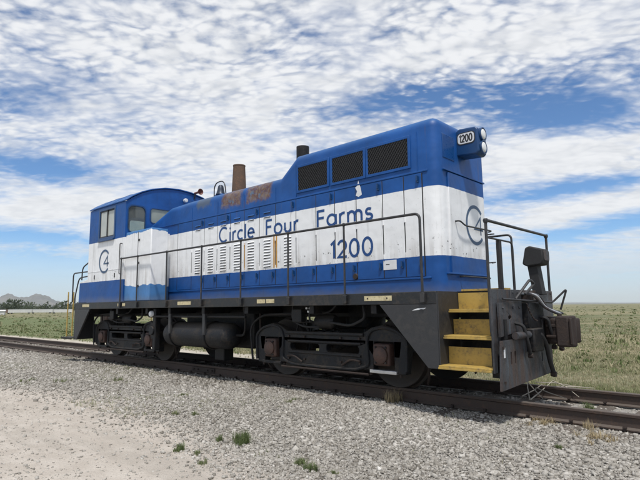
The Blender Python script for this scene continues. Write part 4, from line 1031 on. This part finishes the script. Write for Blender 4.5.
# open grassland beyond the track: dense near, thinner and taller-drawn clumps farther off
def field_edge(x_): return np.interp(x_, [-40, -5, 4.5, 40], [4.0, 4.0, 1.5, 1.5])
def polar(nS, r0, r1, a0, a1, pw):
    out = np.zeros((0, 2))
    while len(out) < nS:
        r_ = r0*(r1/r0)**(rng.uniform(0, 1, nS)**pw); a = rng.uniform(a0, a1, nS)
        x_ = 9.1+r_*np.sin(a); y_ = -7.5+r_*np.cos(a)
        k_ = (y_ > field_edge(x_)+rng.normal(0, .35, nS))
        out = np.concatenate([out, np.stack([x_, y_], -1)[k_]])
    return out[:nS]
gA = polar(26000, 14, 70, R(-78), R(24), .95)
d = np.hypot(gA[:, 0]-9.1, gA[:, 1]+7.5); vn = vnoise(gA[:, 0], gA[:, 1], .32)
left = np.clip((-gA[:, 0]-2)/14, 0, 1)
blades('field_grass', 'mixed green and straw coloured prairie grass beyond the track', 'grass', gA[:, 0], gA[:, 1], ground_z(gA[:, 0], gA[:, 1]),
       rng.uniform(.035, .085, len(d))*(1+d/70)*(.5+.9*vn), rng.uniform(.7, 1.3, len(d))*(.005+d*.00055), .7, 6, MT['grass'], np.clip(.36+.42*vn+rng.normal(0, .17, len(d))-.36*left, 0, 1), kind='stuff')
gN = polar(30000, 8.5, 26, R(-62), R(26), 1.0)
d = np.hypot(gN[:, 0]-9.1, gN[:, 1]+7.5); vn = vnoise(gN[:, 0], gN[:, 1], 1.1)
blades('trackside_grass', 'short dry grass growing right behind the far rail', 'grass', gN[:, 0], gN[:, 1], ground_z(gN[:, 0], gN[:, 1]),
       rng.uniform(.04, .12, len(d))*(.5+.9*vn), rng.uniform(.6, 1.3, len(d))*(.0035+d*.00035), .8, 6, MT['grass'], np.clip(.78-.42*vn+rng.normal(0, .16, len(d)), 0, 1), kind='stuff')
gB = polar(5200, 14, 420, R(-80), R(24), 1.0)
d = np.hypot(gB[:, 0]-9.1, gB[:, 1]+7.5)
blades('sagebrush', 'low grey green brush dotted over the far grassland', 'brush', gB[:, 0], gB[:, 1], ground_z(gB[:, 0], gB[:, 1]),
       rng.gamma(4, .030, len(d))*(1+d/700), .02+d*.0016, .8, 10, MT['grass'], np.clip(rng.normal(.30, .22, len(d)), 0, 1), kind='stuff', spread=1.6)

# single weeds in the gravel and along the road edge
def weed(x_, y_, h_, nb, label, mat='weed', tint=.35, name='weed', cat='weed', grp='weeds growing in the gravel', wd=.0065, lean=.6, pts=7, rad=.06):
    a = rng.uniform(0, 6.28, pts); r_ = rng.uniform(0, rad, pts)
    px = x_+np.cos(a)*r_; py = y_+np.sin(a)*r_; z_ = float(ground_z(np.array([x_]), np.array([y_]))[0])
    o = blades(name, label, cat, px, py, np.full(pts, z_), np.full(pts, h_)*rng.uniform(.6, 1.1, pts), np.full(pts, wd), lean, int(nb*1.7), MT[mat], np.full(pts, tint), origin=(x_, y_, z_))
    o['group'] = grp; return o
weed(4.12, -3.44, .17, 22, 'tallest bright green weed in the gravel, middle of the foreground', tint=.25, rad=.09, pts=10)
weed(3.79, -4.07, .09, 18, 'low spreading green weed nearest the dirt road', rad=.10, pts=9)
weed(3.86, -3.55, .085, 12, 'small green weed just left of the tallest one', rad=.07)
weed(2.30, -3.20, .08, 10, 'small dull weed at the edge of the dirt, upper of its row', tint=.6)
weed(2.62, -3.10, .08, 10, 'sparse weed between the dirt edge and the track', tint=.55)
weed(5.24, -3.55, .085, 14, 'low green weed in coarse gravel right of the tallest one', tint=.4, rad=.07)
weed(5.46, -3.66, .10, 14, 'green weed at the bottom edge in coarse gravel', tint=.3)
weed(5.72, -3.62, .06, 10, 'tiny weed beside the green weed at the bottom edge', tint=.5)
weed(4.07, -4.05, .06, 10, 'tiny weed standing on the pebbly dirt', tint=.5)
weed(4.42, -4.18, .055, 8, 'lowest tiny weed on the dirt in front of the gravel', tint=.55)
weed(-1.49, -2.2, .10, 10, 'dusty weed far back in the gravel on the left', tint=.6, rad=.12)
weed(-2.6, -2.9, .10, 12, 'weed patch at the far left road edge', tint=.55, rad=.2)
weed(-3.7, -3.2, .10, 12, 'leftmost weed patch at the road edge', tint=.55, rad=.22)
weed(1.2, -2.4, .06, 10, 'thin weeds in the gravel below the fuel tank', tint=.6, rad=.10, pts=10)
weed(3.2, -1.75, .06, 10, 'thin grass in the gravel beside the front truck', tint=.6, rad=.22, pts=14)
weed(6.95, .22, .13, 14, 'green weed between the rails in front of the coupler', tint=.35, rad=.05)
weed(7.45, -1.35, .10, 12, 'straw coloured dry grass patch in gravel at the right edge', 'drygrass', .5, 'dry_grass_tuft', 'dry grass', 'dry grass tufts by the rail', lean=.9, rad=.24, pts=16)
weed(6.75, -.98, .09, 10, 'flattened dry grass against the near rail below the pilot', 'drygrass', .4, 'dry_grass_tuft', 'dry grass', 'dry grass tufts by the rail', lean=1.0, rad=.22, pts=14)
weed(7.25, -.92, .15, 8, 'upright dry stalks against the near rail at the right', 'drygrass', .4, 'dry_grass_tuft', 'dry grass', 'dry grass tufts by the rail', lean=.5, rad=.10, pts=7)
weed(4.55, -.95, .22, 12, 'dry stalks growing beside the front wheel', 'drygrass', .3, 'dry_grass_tuft', 'dry grass', 'dry grass tufts by the rail', lean=.45, rad=.14, pts=9)
weed(7.20, -1.85, .05, 10, 'small green sprig by the straw coloured grass patch', tint=.4, rad=.06)
# thin scattered growth in the ballast
q = pick(900, -9, 7.5, -3.7, -.95, lambda x_, y_: (vnoise(x_, y_, 1.5) > .56) & (rng.uniform(0, 1, len(x_)) < np.clip((6.5-x_)/6, .12, 1)))
blades('sparse_weeds', 'thin dusty growth scattered through the ballast', 'weeds', q[:, 0], q[:, 1], ground_z(q[:, 0], q[:, 1]),
       rng.uniform(.025, .07, len(q)), np.full(len(q), .005), .8, 7, MT['weed'], np.clip(rng.normal(.72, .2, len(q)), 0, 1), kind='stuff', spread=1.6)
# fallen dry stalks on the track
tw = MB()
for a_, b_ in (((6.22, .02, -.10), (6.0, .55, .06)), ((6.0, .55, .06), (6.30, .30, -.12)), ((6.20, .10, -.12), (6.20, 1.05, .04)), ((6.20, 1.05, .04), (6.70, .62, -.10)), ((6.10, .60, -.02), (6.60, .40, -.10)), ((5.95, 1.0, .0), (6.5, 1.25, -.05)), ((6.30, .9, -.02), (6.75, 1.2, -.04)), ((6.0, .3, -.12), (6.15, .75, .02))):
    mid_ = [(p_+q_)/2+random.uniform(-.03, .03) for p_, q_ in zip(a_, b_)]
    tw.tube([a_, mid_, b_], [.009, .008, .004], 6)
me = tw.mesh('dry_stalks'); me.materials.append(MT['twig'])
at = me.attributes.new('tint', 'FLOAT', 'POINT'); at.data.foreach_set('value', rng.uniform(.3, 1, len(me.vertices)).astype(np.float32))
o = link('dry_stalks', me); tag(o, 'tangle of pale dry stalks lying between the rails by the pilot', 'dry stalks')

# ================================================================== far left: trees, wagons and sheds
def far_pt(az, dist): return (9.135+dist*math.sin(R(az)), -7.479+dist*math.cos(R(az)))
def leaf_cloud(cx, cy, cz, rx, rz, nL, sz_):
    u_ = rng.normal(0, 1, (nL, 3)); u_ /= np.linalg.norm(u_, axis=1)[:, None]; rr = rng.uniform(.55, 1, nL)[:, None]
    c_ = u_*rr*np.array([rx, rx, rz])+np.array([cx, cy, cz])
    d1 = rng.normal(0, 1, (nL, 3)); d2 = rng.normal(0, 1, (nL, 3))
    d1 *= sz_/np.linalg.norm(d1, axis=1)[:, None]; d2 *= sz_/np.linalg.norm(d2, axis=1)[:, None]
    return np.stack([c_-d1, c_+d1, c_+d2], 1)
vs_, ts_ = [], []
for i in range(210):
    az = rng.uniform(-92, -57); ds = rng.uniform(430, 800); x_, y_ = far_pt(az, ds); h_ = rng.gamma(9, .72)
    for q in range(3):
        v_ = leaf_cloud(x_+rng.normal(0, h_*.35), y_+rng.normal(0, h_*.35), h_*rng.uniform(.35, .62), h_*.45, h_*.40, 60, h_*.13)
        vs_.append(v_); ts_.append(np.full(60*3, np.clip(rng.normal(.45, .25), 0, 1)))
v_ = np.concatenate(vs_).reshape(-1, 3); me = bpy.data.meshes.new('distant_trees'); np_mesh(me, v_, np.arange(len(v_)).reshape(-1, 3), np.concatenate(ts_)); me.materials.append(MT['leaf'])
o = bpy.data.objects.new('distant_trees', me); C.objects.link(o); tag(o, 'dark band of trees at the foot of the hills', 'trees', kind='stuff')
MT['wagonwhite'] = mat_simple('pale_wagon_paint', (.62, .62, .60), .6, var=.2, scale=.5)
MT['wagonbrown'] = mat_simple('brown_wagon_paint', (.20, .13, .10), .7, var=.3, scale=.5)
def trailer(az, dist, L_, h_, mat, label):
    """low box trailer: ribbed body, roof, axles with wheels"""
    x_, y_ = far_pt(az, dist); z_ = float(ground_z(np.array([x_]), np.array([y_]))[0])
    r_ = empty('box_trailer', (x_, y_, z_)); r_.rotation_euler.z = R(90-az)+R(82)
    tag(r_, label, 'trailer', 'trailers parked across the field')
    bd = MB().box(-L_/2, L_/2, -1.2, 1.2, .50, h_)
    for q in np.linspace(-L_/2+.6, L_/2-.6, 9): bd.box(q-.06, q+.06, -1.26, 1.26, .55, h_-.05)
    bd.build('body', MT[mat], r_)
    MB().prism([(-1.25, h_), (1.25, h_), (0, h_+.12)], 'X', -L_/2-.05, L_/2+.05).build('roof', MT[mat], r_)
    for q in (-L_/2+1.3, L_/2-1.3):
        for s in (-1, 1): MB().lathe([(.33, -.10), (.33, .10)], (q, s*.95, .33), 'Y', 14).build('wheel', MT['rubber'], r_)
trailer(-72.75, 290, 10.0, 1.9, 'wagonwhite', 'leftmost of three low white trailers across the field')
trailer(-70.95, 290, 10.0, 1.9, 'wagonwhite', 'middle of three low white trailers across the field')
trailer(-69.15, 290, 10.0, 1.9, 'wagonwhite', 'low white trailer partly hidden behind the yellow rear posts')
trailer(-73.95, 300, 5.0, 1.9, 'wagonbrown', 'dark brown trailer between the white shed and white trailers')
def shed(az, dist, L_, wd, h_, label):
    x_, y_ = far_pt(az, dist); z_ = float(ground_z(np.array([x_]), np.array([y_]))[0])
    r_ = tag(empty('shed', (x_, y_, z_)), label, 'shed'); r_.rotation_euler.z = R(90-az)+R(85)
    MB().box(-L_/2, L_/2, -wd/2, wd/2, 0, h_).build('wall', MT['wagonwhite'], r_)
    MB().prism([(-wd/2-.3, h_), (wd/2+.3, h_), (0, h_+.5)], 'X', -L_/2-.3, L_/2+.3).build('roof', MT['whitepaint'], r_)
    for s in (-1, 1): MB().box(-.9, .9, s*wd/2-.03, s*wd/2+.03, 0, 1.35).build('door', MT['wagonbrown'], r_)
shed(-74.85, 255, 7.5, 5, 1.5, 'low white shed at the left edge below the hills')

# ================================================================== the air: pale even haze over the whole plain
hz = MB().box(-30600, 30600, -30600, 30600, -12, 330).mesh('haze')
hm_ = bpy.data.materials.new('air_haze'); hm_.use_nodes = True; nt = hm_.node_tree; nt.nodes.clear()
pv = nt.nodes.new('ShaderNodeVolumePrincipled'); pv.inputs['Color'].default_value = (.88, .95, 1, 1); pv.inputs['Density'].default_value = 6.5e-5
pv.inputs['Anisotropy'].default_value = 0.2
oo = nt.nodes.new('ShaderNodeOutputMaterial'); nt.links.new(pv.outputs[0], oo.inputs['Volume'])
hz.materials.append(hm_)
tag(link('haze', hz), 'thin pale haze over the plain', 'haze', kind='stuff')
